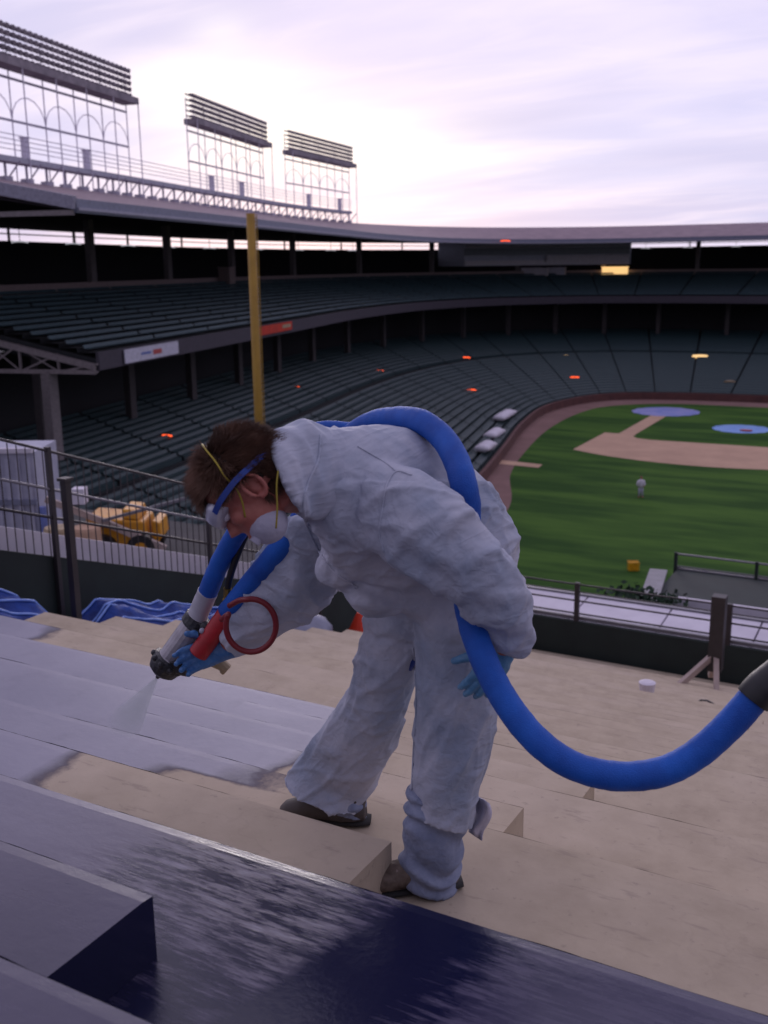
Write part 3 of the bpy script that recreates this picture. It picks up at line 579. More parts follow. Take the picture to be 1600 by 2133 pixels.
def wet_shade(x, y, j, blk, face):
    if face: return 1.0 if j <= 2 else .6  # upright faces take the dark film tone as painted shade
    if j > 2: return .02+.12*max(0, mnoise.noise(Vector((x*.8, y*.8, j))))
    if j == 2: return .10
    n_ = mnoise.noise(Vector((x*2.2, y*3.5, 7)))
    if j == 0: return .72+.07*n_
    if blk: return .60+.16*sm(-2.4, -1.46, x)*sm(1.6, 1.05, y)+.08*n_
    xs = x+.30*(1.9-y)
    w = .30+.22*sm(-2.3, -1.6, x)+.08*n_                      # pale on the far left
    w += .30*sm(1.62, 1.25, y)*sm(-1.7, -1.3, x)
    w += .20*sm(-1.8, -1.5, xs)
    w = max(w, 1.05*sm(-1.10, -.98, xs))
    if xs > -.80: w += (.70+.07*n_-w)*sm(-.78, -.66, xs+.05*mnoise.noise(Vector((x*3, y*22, 3))))
    if x < -1.2 and y < Y0+TD*.55: w = max(w, .95*sm(-1.16, -1.39, x))  # shade beside the aisle step's end face, painted into the tread
    return max(0, min(1.1, w))
def glint_streak(x, y, j, blk):  # pale glints on the wet film, painted into its colour as streaks
    if j != 1 or blk: return 0
    xs = x+.30*(1.9-y)
    return min(1, .8*sm(-1.85, -1.55, xs)*(1-sm(-1.08, -.96, xs))*sm(1.25, 1.5, y)+.55*math.exp(-((xs+.72)/.10)**2)+.10*sm(-.75, -.6, xs)+.25*sm(-1.5, -1.3, x)*sm(1.5, 1.2, y))
def nose(j): return Y0+j*TD
def step_mesh(name, x0, x1, y0, y1, z, zb, j, blk, lab=None):
    fine = j <= 5; b = MB(); co = []; we = []; st = []
    dx = .03 if fine else .6; xs = [x0]
    while xs[-1] < x1-1e-6:
        xs.append(min(x1, xs[-1]+(dx if (xs[-1] < .9 or not fine) else .5)))
    ys = list(np.linspace(y0, y1, (int((y1-y0)/.03)+1) if fine else 3)); nx, ny = len(xs), len(ys)
    zt = EYE.z+z
    def dz(x, y):                      # slight unevenness and worn nosing
        return .004*mnoise.noise(Vector((x*1.3, y*3, j)))-(.004 if j <= 1 else .0012)*math.exp(-((y1-y)/.02)**2)
    for y in ys:
        for x in xs:
            b.v.append((x, y, zt+dz(x, y))); co.append(coatval(x, y, j, blk)); we.append(wet_shade(x, y, j, blk, False)); st.append(glint_streak(x, y, j, blk))
    b.f += [(r*nx+c, r*nx+c+1, (r+1)*nx+c+1, (r+1)*nx+c) for r in range(ny-1) for c in range(nx-1)]
    # riser face under the nose, end faces
    k = len(b.v)
    for x in xs:
        wob = .006*mnoise.noise(Vector((x*4, y1, 5)))+.003*mnoise.noise(Vector((x*23, y1, 5)))
        for q in (0, .5, 1):
            b.v.append((x, y1+.001+wob, zt+dz(x, y1)+(zb-z)*q)); co.append(coatval(x, y1, j, blk)); we.append(wet_shade(x, y1, j, blk, True))
    b.f += [(k+c*3+q, k+c*3+q+1, k+(c+1)*3+q+1, k+(c+1)*3+q) for c in range(nx-1) for q in (0, 1)]
    for xe in (x0, x1):
        k = len(b.v)
        for y in ys:
            for zz_ in (zt+dz(xe, y), EYE.z+zb): b.v.append((xe, y, zz_)); co.append(coatval(xe, y, j, blk)); we.append(1.0 if j <= 1 else .4)  # end faces darkened: their shade is put into the wet value
        b.f += [(k+2*c, k+2*c+1, k+2*c+3, k+2*c+2) for c in range(ny-1)]
    me = bpy.data.meshes.new(name); me.from_pydata(b.v, [], b.f); me.update()
    st += [0]*(len(co)-len(st))
    for nm, dat in (('coat', co), ('wet', we), ('streak', st)):
        a = me.attributes.new(nm, 'FLOAT', 'POINT'); a.data.foreach_set('value', dat)
    bm = bmesh.new(); bm.from_mesh(me); bmesh.ops.recalc_face_normals(bm, faces=bm.faces); bm.to_mesh(me); bm.free()
    me.materials.append(TM); o = bpy.data.objects.new(name, me); S.collection.objects.link(o); o.parent = bt; o.matrix_parent_inverse = Matrix.Translation(-bt.location)
    if lab: o['label'] = lab
    return o
NJ = 16; XL, XR = -7.0, 9.0
labs = {0: 'nearest step, all dull purple', 1: 'step with a wet shiny navy patch', 2: 'step bare tan on the right and coated on the left', 3: 'step coated pale purple on its left part', 4: 'last coated step, pale purple on its left part'}
step_mesh('step', XL, XR, -3.2, nose(0), -E_, -E_-RH_, 0, False, labs[0])
for j in range(1, NJ+1):
    step_mesh('step', XL, XR, nose(j-1)+.002, nose(j), -E_-RH_*j, -E_-RH_*(j+1), j, False, labs.get(j))
    XAj = {1: -1.395, 2: -1.29}.get(j, -1.22)
    if j < NJ: step_mesh('aisle_step', XAj-1.9, XAj, nose(j-1)+.003, nose(j-1)+TD*.5, -E_-RH_*(j-.5), -E_-RH_*j, j, True, {1: 'aisle step coated purple with a dark end face', 2: 'bare tan aisle step'}.get(j))
# body under the steps
b = MB(); prof = [(-3.2, -E_-.4)]+[(nose(j)-.03, -E_-RH_*j-.4) for j in range(NJ)]+[(nose(NJ)-.02, -E_-RH_*NJ-.3), (nose(NJ)-.02, -14), (-3.2, -14)]
k = len(prof); b.add([(x, y, H+z) for x in (XL+.02, XR-.02) for y, z in prof], [(j, (j+1) % k, k+(j+1) % k, k+j) for j in range(k)]+[tuple(range(k)), tuple(range(k, 2*k))]); b.build('terrace_body', 'slab', bt)
def slope_z(y): return H-E_-RH_/TD*(y-Y0)
# ------------------------------------------------------------------ front fence
zf = H-E_-RH_*NJ; yf = nose(NJ)+.12
zf2 = H-E_-RH_*15.3
ff = thing('front_fence', 'dark pipe fence with a black kick board along the low front of the terrace', 'fence', (-6.8, yf, zf2))
MB().box(XL-.3, XR, yf-.04, yf+.04, zf2-.45, zf2+.34).build('kick_board', 'pad', ff)
for z in (.47, .68, .83, .95): MB().tube([(XL-.3, yf, zf2+z), (XR, yf, zf2+z)], .015 if z != .83 else .010, 8).build('rail', 'rail', ff, smooth=True)
MB().box(XL-.3, XR, yf+.05, yf+.12, zf2+.34, zf2+.40).build('sill', 'raill', ff)
x = XL-.25
while x < XR:
    MB().box(x-.035, x+.035, yf-.035, yf+.035, zf2-.3, zf2+.98).build('post', 'rail', ff); x += 2.34
# braced post with junction box on the right
q = aty(1478, 1440, nose(14)); e = thing('braced_post', 'thick dark post on splayed brown legs standing at the fence on the right', 'post', tuple(q))
MB().box(q.x-.09, q.x+.09, q.y+.2, q.y+.38, q.z+.2, q.z+1.25).build('post', 'rail', e)
for dx, dy in ((-.42, -.1), (.12, -.15), (-.1, .55)): MB().bar(q+Vector((0, .29, .45)), q+Vector((dx, dy, 0)), .07).build('leg', 'tan', e)
MB().bar(q+Vector((-.3, .0, .03)), q+Vector((.2, -.02, .03)), .05).build('foot_bar', 'rail', e)
# ------------------------------------------------------------------ side: ledge, sheeting, board, fence
def along(name, x0, x1, y0, y1, dz0, dz1, m, parent=None, seg=2):
    b = MB(); ys = np.linspace(y0, y1, seg)
    for a, c in zip(ys[:-1], ys[1:]):
        b.hexa([(x0, a, slope_z(a)+dz0), (x1, a, slope_z(a)+dz0), (x1, c, slope_z(c)+dz0), (x0, c, slope_z(c)+dz0), (x0, a, slope_z(a)+dz1), (x1, a, slope_z(a)+dz1), (x1, c, slope_z(c)+dz1), (x0, c, slope_z(c)+dz1)])
    return b.build(name, m, parent)
sf = thing('side_fence', 'dark fence with thin upright bars running down the left side of the terrace', 'fence', (-7.95, 8, slope_z(8)))
YE = yf+.2
along('base_board', -8.12, -8.04, 0, YE, -.9, .50, 'pad', sf)
for dz in (.92, 1.22, 1.62): MB().tube([(-8.0, y, slope_z(y)+dz) for y in np.linspace(0, YE, 3)], .015, 8).build('rail', 'rail' if dz != 1.22 else 'raill', sf, smooth=True)
for y in (2.4, 4.9, 7.4, 9.9, 12.4, YE): MB().box(-8.025, -7.975, y-.025, y+.025, slope_z(y)-.6, slope_z(y)+1.66).build('post', 'rail', sf)
w = MB()
for k in range(140):
    y = .2+k*.108
    if y < YE: w.bar((-8.0, y, slope_z(y)+.5), (-8.0, y, slope_z(y)+1.6), .008)
w.build('bars', 'rail', sf)
tag(along('parapet', -9.1, -8.55, 0, YE, -1.5, .74, 'wwall'), 'low white painted parapet just outside the left side fence', 'parapet')
gu = along('side_gutter', -8.04, XL-.02, 0, YE, -1.6, -.42, 'pad'); tag(gu, 'dark green gully between the terrace and the left side fence', 'gully')
# thick post in front of the fence
b = MB(); y = 7.0; b.box(-7.40, -7.33, y-.035, y+.035, slope_z(y)-.5, slope_z(y)+1.3).box(-7.42, -7.31, y-.055, y+.055, slope_z(y)+1.3, slope_z(y)+1.33)
tag(b.build('timber_post', 'rail'), 'thick dark upright post beside the blue sheeting at the left edge of the terrace', 'post')
# blue sheeting in folds along the gully
def sheeting(y0, y1, label, seed):
    n, mth_ = 90, 22; vs = []; top = []
    for i in range(n+1):
        y = y0+(y1-y0)*i/n
        for j in range(mth_+1):
            v = j/mth_; x = -7.10-.85*v
            prof = math.sin(math.pi*min(1, v*1.02))**.5*.30 if 0 < v < 1 else 0
            fold = .045*math.sin(v*26+2.0*mnoise.noise(Vector((y*1.2, v*2, seed)))*3)*math.sin(math.pi*v)
            lump = .13*mnoise.noise(Vector((y*1.7, v*1.5, seed)))+.05*mnoise.noise(Vector((y*5, v*6, seed+3)))
            end = min(1, (y-y0)/.35, (y1-y)/.35)
            vs.append((x+.05*mnoise.noise(Vector((y*2, v*5, seed+9))), y, slope_z(y)-.40+(prof*.9+.19+fold*1.2+lump*.55)*(.35+.65*max(0, end))))
    fs = [(i*(mth_+1)+j, i*(mth_+1)+j+1, (i+1)*(mth_+1)+j+1, (i+1)*(mth_+1)+j) for i in range(n) for j in range(mth_)]
    b = MB(); b.add(vs, fs); o = b.build('blue_sheeting', 'bluepoly', smooth=True)
    so_ = o.modifiers.new('t', 'SOLIDIFY'); so_.thickness = .012
    tag(o, label, 'plastic sheet', 'blue sheets in the gully')
    for k, j in enumerate((3, 7, 10, 13, 17)):
        tubep = [Vector(vs[i*(mth_+1)+j])+UP*.012 for i in range(2, n-1, 2)]
        MB().tube(tubep, .013, 6).build('folded_hem', 'polyl', o, smooth=True)
sheeting(4.2, 6.85, 'bunched blue plastic sheet with pale folds at the far left, left of the thick post', 1.0)
sheeting(7.15, 10.2, 'bunched blue plastic sheet with pale folds between the thick post and the spray hose', 4.0)
b = MB(); q = Vector((-7.5, 12.75, slope_z(12.75)-.45)); b.tube([q, q+UP*.4, q+UP*.42, q+UP*.68], [.2, .19, .17, .05], 14); tag(b.build('traffic_cone', 'orange'), 'orange marker seen low between the worker\'s sleeve and thigh', 'marker')
b = MB(); q = Vector((-7.5, 11.2, slope_z(11.2)-.4)); b.ball(q+UP*.2, .35, .5, .28); o_ = b.build('rubbish_bag', 'gutter', smooth=True); displace(o_, lambda c, n: .08*mnoise.noise(c*4)); tag(o_, 'grey rubbish bag lying in the gully under the worker\'s far arm', 'bag')
# ------------------------------------------------------------------ white wall and booth beyond the front fence
a = aty(1115, 1225, 16.4)
yw = 16.4; zt = aty(1115, 1226, yw).z; zb_ = zt-1.6
ww = thing('white_wall', 'white panelled sloping wall top just beyond the front fence on the right', 'wall', (-6, yw, zb_))
zt = aty(1115, 1228, 17.3).z; zb2 = aty(1115, 1292, 16.0).z
x = -8.4
while x < 9:
    MB().hexa([(x+.012, 16.0, zb2-.1), (x+1.48, 16.0, zb2-.1), (x+1.48, 17.3, zt-.1), (x+.012, 17.3, zt-.1), (x+.012, 16.0, zb2), (x+1.48, 16.0, zb2), (x+1.48, 17.3, zt), (x+.012, 17.3, zt)]).build('panel', 'wwall', ww); x += 1.5
MB().box(-8.4, 9, 17.32, 17.4, zt-2.5, zt+.03).build('coping', 'raill', ww)
MB().box(-8.4, 9, 16.02, 16.12, zb2-2.5, zb2-.11).build('base_wall', 'wwall', ww)
q0 = aty(1372, 1246, 19.0); bo = thing('flat_roofed_booth', 'white flat roofed booth with black openings beyond the white wall on the right', 'booth', (q0.x, 19, q0.z-1))
bx0, bz = q0.x, q0.z
MB().box(bx0-.1, bx0+7, 19.02, 21.2, bz-.02, bz+.06).build('roof', 'pad', bo); MB().box(bx0-.12, bx0+7, 18.86, 19.0, bz-.06, bz+.09).build('roof_edge', 'wwall', bo)
MB().box(bx0, bx0+6.9, 19.4, 21.1, bz-3, bz-.024).build('shade_block', 'opening', bo)  # near-black block stands in for the shade inside the openings
xx = bx0
for wd in (.55, .42, .42, .42, .42):
    MB().box(xx, xx+wd*.6, 19.0, 19.35, bz-3, bz-.024).build('pier', 'wwall', bo); xx += 1.55 if xx > bx0 else 1.25
MB().box(bx0+.02, bx0+6.8, 19.03, 19.3, bz-3, bz-.42).build('front_wall', 'wwall', bo)
pr = thing('pipe_railing', 'dark green pipe railing of long horizontal bars above the booth on the right', 'railing', (q0.x, 21, bz))
for py in (1153, 1183, 1207, 1219): 
    q = aty(1405, py, 20.9); MB().tube([q, q+Vector((7, 0, 0))], .022, 8).build('rail', 'raill', pr, smooth=True)
q = aty(1405, 1219, 20.9)
for k in range(5): MB().box(q.x+1.6*k-.03, q.x+1.6*k+.03, 20.86, 20.94, bz-.5, aty(1405, 1150, 20.9).z).build('post', 'pad', pr)
MB().box(q.x, q.x+7, 20.95, 21.05, bz+.1, q.z-.03).build('infill_board', 'pad', pr)
g = aty(1300, 1260, 18.2)
b = MB()
for k in range(1500):
    u = random.random(); v = random.gauss(0, .26); c = Vector((g.x+v*1.3+.35*u, 18.2+random.gauss(0, .3), g.z-1.08+1.35*u))
    a1 = Vector((random.uniform(-1, 1), random.uniform(-1, 1), random.uniform(-1, 1))).normalized()*.07; a2 = a1.orthogonal().normalized()*.05
    b.add([c-a1, c-a2, c+a1, c+a2], [(0, 1, 2, 3)])
tag(b.build('ivy_bush', 'ivy'), 'dark green ivy clump growing left of the white booth', 'ivy')
a1, a2 = aty(1350, 1255, 18.4), aty(1372, 1188, 20.5); tag(MB().bar(a1, a2, .35, .05).build('leaning_board', 'raill'), 'grey board leaning over the ivy beside the white booth', 'board')
# ------------------------------------------------------------------ service platform on the left with machine and panel
sp_ = struct(MB().box(-34, -9.8, 4, 19, 0, H-6.02).build('service_platform', 'slab'))
def T(px, py, D): return at(px, py, D)
pz = H-6.0
c0_ = T(88, 1150, 22); 
pn = thing('storage_container', 'pale grey ribbed container standing at the far left behind the fence', 'container', (c0_.x, c0_.y, pz))
wd = RH*-1; ht = T(88, 942, 22).z
MB().hexa([c0_*1+Vector((0, 0, pz-c0_.z)), Vector((c0_.x, c0_.y, pz))+wd*3.2, Vector((c0_.x, c0_.y, pz))+wd*3.2+FH*1.6, Vector((c0_.x, c0_.y, pz))+FH*1.6]+[Vector((c0_.x, c0_.y, ht)), Vector((c0_.x, c0_.y, ht))+wd*3.2, Vector((c0_.x, c0_.y, ht))+wd*3.2+FH*1.6, Vector((c0_.x, c0_.y, ht))+FH*1.6]).build('shell', 'grey', pn)
base = Vector((c0_.x, c0_.y, pz))-FH*.03
for k in range(14): MB().bar(base+wd*(.12+.23*k)+UP*.15, base+wd*(.12+.23*k)+UP*(ht-pz-.12), .09, .05, up=FH).build('rib', 'grey', pn)
MB().bar(base+UP*(ht-pz)*.5, base+wd*3.2+UP*(ht-pz)*.5, .1, .12).build('middle_band', 'gutter', pn)
MB().bar(base+UP*(ht-pz+.05), base+wd*3.2+UP*(ht-pz+.05), .14, .1).build('top_rail', 'wwall', pn)
MB().bar(base-wd*.1+UP*.0, base-wd*.1+UP*(ht-pz)*.45, .12, .12).build('corner_post', 'blue', pn)
m0 = T(275, 1150, 21.5); m0 = Vector((m0.x, m0.y, pz)); bl = thing('boom_lift', 'orange yellow lift machine with a slanting pale boom behind the left fence', 'lift', tuple(m0))
def loc(u, v, z): return m0+RH*u+FH*v+UP*z
b = MB(); b.hexa([loc(-.75, -.5, .2), loc(.55, -.5, .2), loc(.55, .5, .2), loc(-.75, .5, .2), loc(-.8, -.5, .95), loc(.4, -.5, .85), loc(.4, .5, .85), loc(-.8, .5, .95)]); b.build('chassis', 'yellow', bl, bevel=.04)
MB().hexa([loc(-.05, -.45, .9), loc(.3, -.45, .87), loc(.3, .45, .87), loc(-.05, .45, .9), loc(-.05, -.4, 1.1), loc(.25, -.4, 1.07), loc(.25, .4, 1.07), loc(-.05, .4, 1.1)]).build('engine_cover', 'yellow', bl, bevel=.03)
MB().hexa([loc(.56, -.4, .4), loc(.75, -.4, .45), loc(.75, .4, .45), loc(.56, .4, .4), loc(.56, -.4, .85), loc(.72, -.4, .8), loc(.72, .4, .8), loc(.56, .4, .85)]).build('counterweight', 'yellow', bl, bevel=.03)
for u in (-.45, .35):
    for v in (-.55, .55):
        t_ = MB().tube([loc(u, v-.1, .3), loc(u, v+.1, .3)], .3, 18).build('wheel', 'hblack', bl); MB().tube([loc(u, v-.115, .3), loc(u, v+.115, .3)], .14, 12).build('rim', 'yellow', t_)
MB().bar(T(345, 1143, 20.9), T(212, 1085, 20.9), .09, .14).bar(T(212, 1085, 20.9), T(95, 1040, 20.9), .08, .13).build('boom', 'tan', bl)
MB().bar(T(212, 1085, 20.8), T(388, 1038, 20.8), .06).build('stay_arm', 'raill', bl)
MB().bar(T(180, 1130, 20.9), T(305, 1148, 20.9), .05).build('guard_rail', 'tan', bl)
q = T(166, 1032, 20.9); MB().bar(q-RH*.13, q+RH*.13, .3, .32).build('control_box', 'wwall', bl)
for (px, py, m, lb) in ((185, 1165, 'dirt', 'pinkish drum standing left of the orange yellow machine'), (125, 1150, 'cream', 'tan drum standing just right of the pale container')):
    q = T(px, py, 20.6); q = Vector((q.x, q.y, pz)); tag(MB().tube([q, q+UP*.05, q+UP*.4, q+UP*.44, q+UP*.8, q+UP*.86], [.27, .29, .28, .3, .29, .27], 16).build('drum', m), lb, 'drum')
# litter and cable on the tan steps
q = atz(1347, 1452, H-E_-RH_*11); tag(MB().tube([q, q+UP*.06, q+UP*.17, q+UP*.18], [.07, .075, .09, .05], 14).build('paint_pot', 'wwall', smooth=False), 'small white pot standing on the tan steps below the front fence', 'pot')
def on_terr(x, y):
    j = max(0, math.ceil((y-Y0)/TD)); return Vector((x, y, H-E_-RH_*j))
cp = [on_terr(-3.6+.22*k+.06*math.sin(k), 10.7+.35*math.sin(k*.5))+UP*.02 for k in range(16)]; tag(MB().tube(cat(cp, 4), .012, 6).build('cable', 'rail', smooth=True), 'thin dark cable trailing over the tan steps to the braced post', 'cable')
# ================================================================== THE BENT WORKER
def T(px, py, D): return at(px, py, D)
def PV(px, py, D, dx, dy): return at(px+dx, py+dy, D)-at(px, py, D)
def sect(px, py, D, dx, dy, rd, tw=0.): 
    a = PV(px, py, D, dx, dy); return (T(px, py, D), a, FH*rd+RH*tw)
zT2 = H-E_-RH_*2
foot = atz(892, 1848, zT2); DF = (foot-EYE).dot(FH)
foot2 = atz(690, 1712, zT2); DF2 = (foot2-EYE).dot(FH)
hc = T(514, 1012, 2.38)
uu = (-.83*_R+.56*_U).normalized(); ff_ = (-.56*_R-.83*_U).normalized()
yw_ = R(8); s0 = ff_.cross(uu)*-1.0            # man's left side (towards the camera)
hs = uu.cross(ff_).normalized()
if hs.dot(FH) > 0: hs = -hs
HM = Matrix((ff_, hs, uu)).transposed()
def hl(x, y, z): return hc+HM @ Vector((x, y, z))
# ---- body (skin): one continuous mesh
b = MB()
b.ball(hl(-.005, 0, .02), .098, .076, .098, HM); b.ball(hl(-.035, 0, .005), .07, .068, .075, HM)
b.ball(hl(.035, 0, -.05), .062, .058, .07, HM); b.ball(hl(.045, 0, -.095), .042, .046, .036, HM); b.ball(hl(.062, 0, -.112), .024, .024, .018, HM)
b.loft([(hl(.085, 0, .005), HM @ Vector((.01, 0, 0)), HM @ Vector((0, .008, 0))), (hl(.098, 0, -.02), HM @ Vector((.014, 0, 0)), HM @ Vector((0, .012, 0))), (hl(.108, 0, -.04), HM @ Vector((.016, 0, 0)), HM @ Vector((0, .018, 0))), (hl(.094, 0, -.05), HM @ Vector((.012, 0, 0)), HM @ Vector((0, .014, 0)))], 10)
for s in (-1, 1):
    b.ball(hl(.062, s*.034, .018), .03, .026, .012, HM)      # brow
    b.ball(hl(.062, s*.045, -.03), .026, .022, .022, HM)     # cheek
    ear = [hl(-.018-.021*math.cos(q)+.004, s*(.084+.006*math.sin(q*.5)), -.022+.034*math.sin(q)) for q in np.linspace(-.5*math.pi-.3, 1.5*math.pi-.9, 14)]
    b.tube(ear, .0066, 8); b.ball(hl(-.012, s*.070, -.024), .016, .006, .026, HM); b.ball(hl(-.004, s*.079, -.05), .009, .006, .01, HM)
b.ball(hl(.088, 0, -.078), .014, .024, .011, HM)
nk = [hl(-.035, 0, -.05), T(610, 1020, 2.46), T(680, 1012, 2.68), T(760, 1040, 2.76)]
b.tube(nk, [.060, .058, .065, .09], 16)
b.loft([sect(705, 1015, 2.70, 14, -85, .16), sect(812, 1050, 2.78, 22, -110, .17), sect(900, 1110, 2.82, 35, -105, .14), sect(975, 1210, 2.84, 55, -85, .13)], 20)
def limb(pts, rs): b.tube(cat(pts, 3), list(np.interp(np.linspace(0, len(pts)-1, (len(pts)-1)*3+1), range(len(pts)), rs)), 12)
limb([T(965, 1220, 2.80), T(945, 1480, 2.74), foot+UP*.09], [.085, .06, .04])
limb([T(880, 1230, 2.92), T(800, 1450, 3.0), foot2+UP*.09+RH*.03], [.08, .058, .04])
limb([T(800, 1050, 2.60), T(1040, 1270, 2.48), T(1046, 1358, 2.54)], [.055, .045, .020])
limb([T(690, 1060, 2.9), T(610, 1220, 2.98), T(470, 1345, 3.02)], [.055, .045, .028])
def fingers(B, wrist, fwd, thumbside, normal, curl, r=.0095, scale=1., spread=.16, palm=True, tcurl=.4):
    pk = r/.0095
    fwd, ts, nm = fwd.normalized(), thumbside.normalized(), normal.normalized(); k = scale
    if palm: B.loft([(wrist-fwd*.015, ts*.026*pk, nm*.017*pk), (wrist+fwd*.03*k, ts*.036*pk, nm*.018*pk), (wrist+fwd*.075*k, ts*.041*pk, nm*.015*pk), (wrist+fwd*.090*k, ts*.039*pk, nm*.011*pk)], 16)
    for i, (off, ln) in enumerate(((.031, .074), (.011, .082), (-.010, .076), (-.030, .060))):
        a = (1.5-i)*spread; d = (fwd*math.cos(a)+ts*math.sin(a)).normalized(); p = wrist+fwd*.082*k+ts*off*k; pts = [p]; ang = 0; c = curl[i]
        for sgm in (.42, .32, .26):
            ang += c; q = d*math.cos(ang)-nm*math.sin(ang); p = p+q*ln*sgm*k; pts.append(p)
        B.tube(pts, [r*1.08*k, r*1.0*k, r*.92*k, r*.72*k], 10); B.ball(pts[-1], r*.74*k)
    p = wrist+fwd*.022*k+ts*.028*k; d = (ts*.8+fwd*.62-nm*.2).normalized(); p1 = p+d*.04*k; d2 = (d+fwd*.5-nm*tcurl).normalized(); p2 = p1+d2*.032*k; p3 = p2+(d2+fwd*.2-nm*tcurl).normalized()*.024*k
    B.tube([p, p1, p2, p3], [r*1.7*k, r*1.35*k, r*1.1*k, r*.8*k], 10); B.ball(p3, r*.82*k)
h1w = T(1046, 1358, 2.54); f1 = (_R*-.50-_U*.84+FH*.02); t1 = (_R*-.84+_U*.42); n1_ = -FH
fingers(b, h1w, f1, t1, n1_, (.30, .28, .3, .35), .0062, 1.0, .07)
h2w = T(468, 1352, 3.02); f2 = (_R*-.92-_U*.25); t2 = (_R*-.25+_U*.9-FH*.1); n2_ = (FH*.75+_U*.3).normalized()*1
n2_ = -FH
fingers(b, h2w, f2, t2, FH, (.35, .42, .46, .5), .0062, 1.0, .05)
body = b.build('person', 'skin', smooth=True); remesh(body, .0052, 3)
tag(body, 'bent man in a pale hooded coverall with respirator spraying the steps', 'person')
# ---- coverall
b = MB()
b.loft([sect(628, 985, 2.56, 30, -82, .115), sect(672, 988, 2.63, 22, -103, .15), sect(712, 1030, 2.70, 24, -145, .22), sect(760, 1042, 2.74, 28, -160, .235), sect(815, 1058, 2.77, 34, -172, .23), sect(895, 1106, 2.82, 48, -178, .21), sect(950, 1165, 2.84, 78, -158, .195), sect(985, 1225, 2.84, 98, -118, .185), sect(975, 1290, 2.84, 100, -60, .165)], 30)
b.loft([sect(960, 1220, 2.80, 110, 40, .15), sect(960, 1300, 2.79, 98, 12, .145), sect(957, 1370, 2.78, 93, 0, .13), sect(948, 1500, 2.75, 87, 4, .118), sect(936, 1600, 2.73, 77, 8, .108), sect(926, 1665, 2.71, 70, 12, .10), sect(920, 1697, 2.70, 70, 22, .104)], 24)
b.loft([sect(880, 1230, 2.92, 100, 25, .15), sect(828, 1310, 2.96, 74, 8, .13), sect(806, 1390, 2.98, 68, 14, .125), sect(780, 1480, 3.02, 62, 26, .115), sect(736, 1560, 3.06, 66, 40, .11), sect(694, 1620, 3.09, 72, 46, .11), sect(668, 1656, DF2-.0, 84, 30, .11)], 24)
b.ball(T(800, 1225, 2.76), .085, .16, .07); b.ball(T(735, 1165, 2.74), .07, .15, .08)
b.loft([sect(745, 1050, 2.60, 25, -105, .12), sect(830, 1065, 2.52, 48, -90, .12), sect(905, 1110, 2.47, 58, -82, .115), sect(985, 1185, 2.44, 60, -56, .10), sect(1040, 1262, 2.46, 68, -27, .095), sect(1052, 1310, 2.50, 60, 12, .085), sect(1052, 1348, 2.53, 54, 14, .07)], 22)
b.loft([sect(690, 1050, 2.90, 90, -20, .14), sect(650, 1140, 2.96, 92, 30, .13), sect(606, 1212, 2.99, 72, 55, .125), sect(550, 1265, 3.0, 48, 55, .10), sect(505, 1308, 3.01, 32, 44, .075), sect(474, 1338, 3.02, 24, 34, .055)], 20)
suit = b.build('coverall', 'suit', body, smooth=True); remesh(suit, .0062, 9)
seams = [[T(830, 980, 2.40), T(800, 1050, 2.36), T(805, 1120, 2.40)]]
def ridg(v): return 1-abs(mnoise.noise(v))*2.2
def ang_noise(c, ax, sc, st, seed):          # folds elongated along ax
    al = c.dot(ax); pr = c-ax*al; q = pr*sc+ax*(al*sc/st)+Vector((seed, seed*1.7, 0)); return q
legax = (_R*.45+_U*.9).normalized(); legax2 = (_R*.8+_U*.55).normalized(); armax = (_R*.75-_U*.35+FH*.5).normalized(); torax = (_R*.85+_U*.5).normalized()
def cr(v, wd=.10): return math.exp(-(v/wd)**2)
def fold(c, n):
    d = c-EYE; px = 800+FPX*d.dot(_R)/d.dot(_F); py = 1066.5-FPX*d.dot(_U)/d.dot(_F)
    c2 = c+mnoise.noise_vector(c*2.0)*.045
    a1_, a2_, st = 1.0, 1.0, 7
    if py > 1300: ax, sc = (legax if px > 845 else legax2), 9
    elif px < 700 and py > 1120: ax, sc = (_R*.75-_U*.65).normalized(), 9
    elif px > 930 and py > 1060: ax, sc = (_R*.55+_U*.85).normalized(), 8
    elif py < 1000 and px > 700: ax, sc = (_R*.7-_U*.7).normalized(), 6; a1_, a2_ = .5, .5
    else: ax, sc = torax, 7.5
    r1 = cr(mnoise.noise(ang_noise(c2, ax, sc, st, 3)), .13); r2 = cr(mnoise.noise(ang_noise(c2, (ax+_U*.35-FH*.3).normalized(), sc*1.9, st, 11)), .12); r3 = cr(mnoise.noise(ang_noise(c2, (ax-_U*.45+_R*.4).normalized(), sc*1.2, st, 23)), .10)
    big = mnoise.noise(c*5+Vector((2, 5, 1)))
    v = .010*a1_*r1+.005*a2_*r2+.007*a1_*r3+.003*big-.010
    if 1090 < py < 1340 and 690 < px < 960: v += .007*math.sin(d.dot(_U)*46+5*mnoise.noise(c*4)+d.dot(_R)*22)*sm(1090, 1150, py)
    if px > 960 and 1230 < py < 1360: v += .005*math.sin(d.dot(_U)*60+5*mnoise.noise(c*5))
    if px < 690 and py > 1160: v += .006*math.sin(d.dot(_U)*30-d.dot(_R)*40+6*mnoise.noise(c*4))
    return v*.85
displace(suit, fold); relax(suit, 3)
for s_ in ([(832, 968, 2.41), (812, 1010, 2.375), (800, 1060, 2.36), (806, 1110, 2.385), (820, 1150, 2.44)], [(955, 975, 2.62), (880, 985, 2.60), (832, 968, 2.50)]): pass
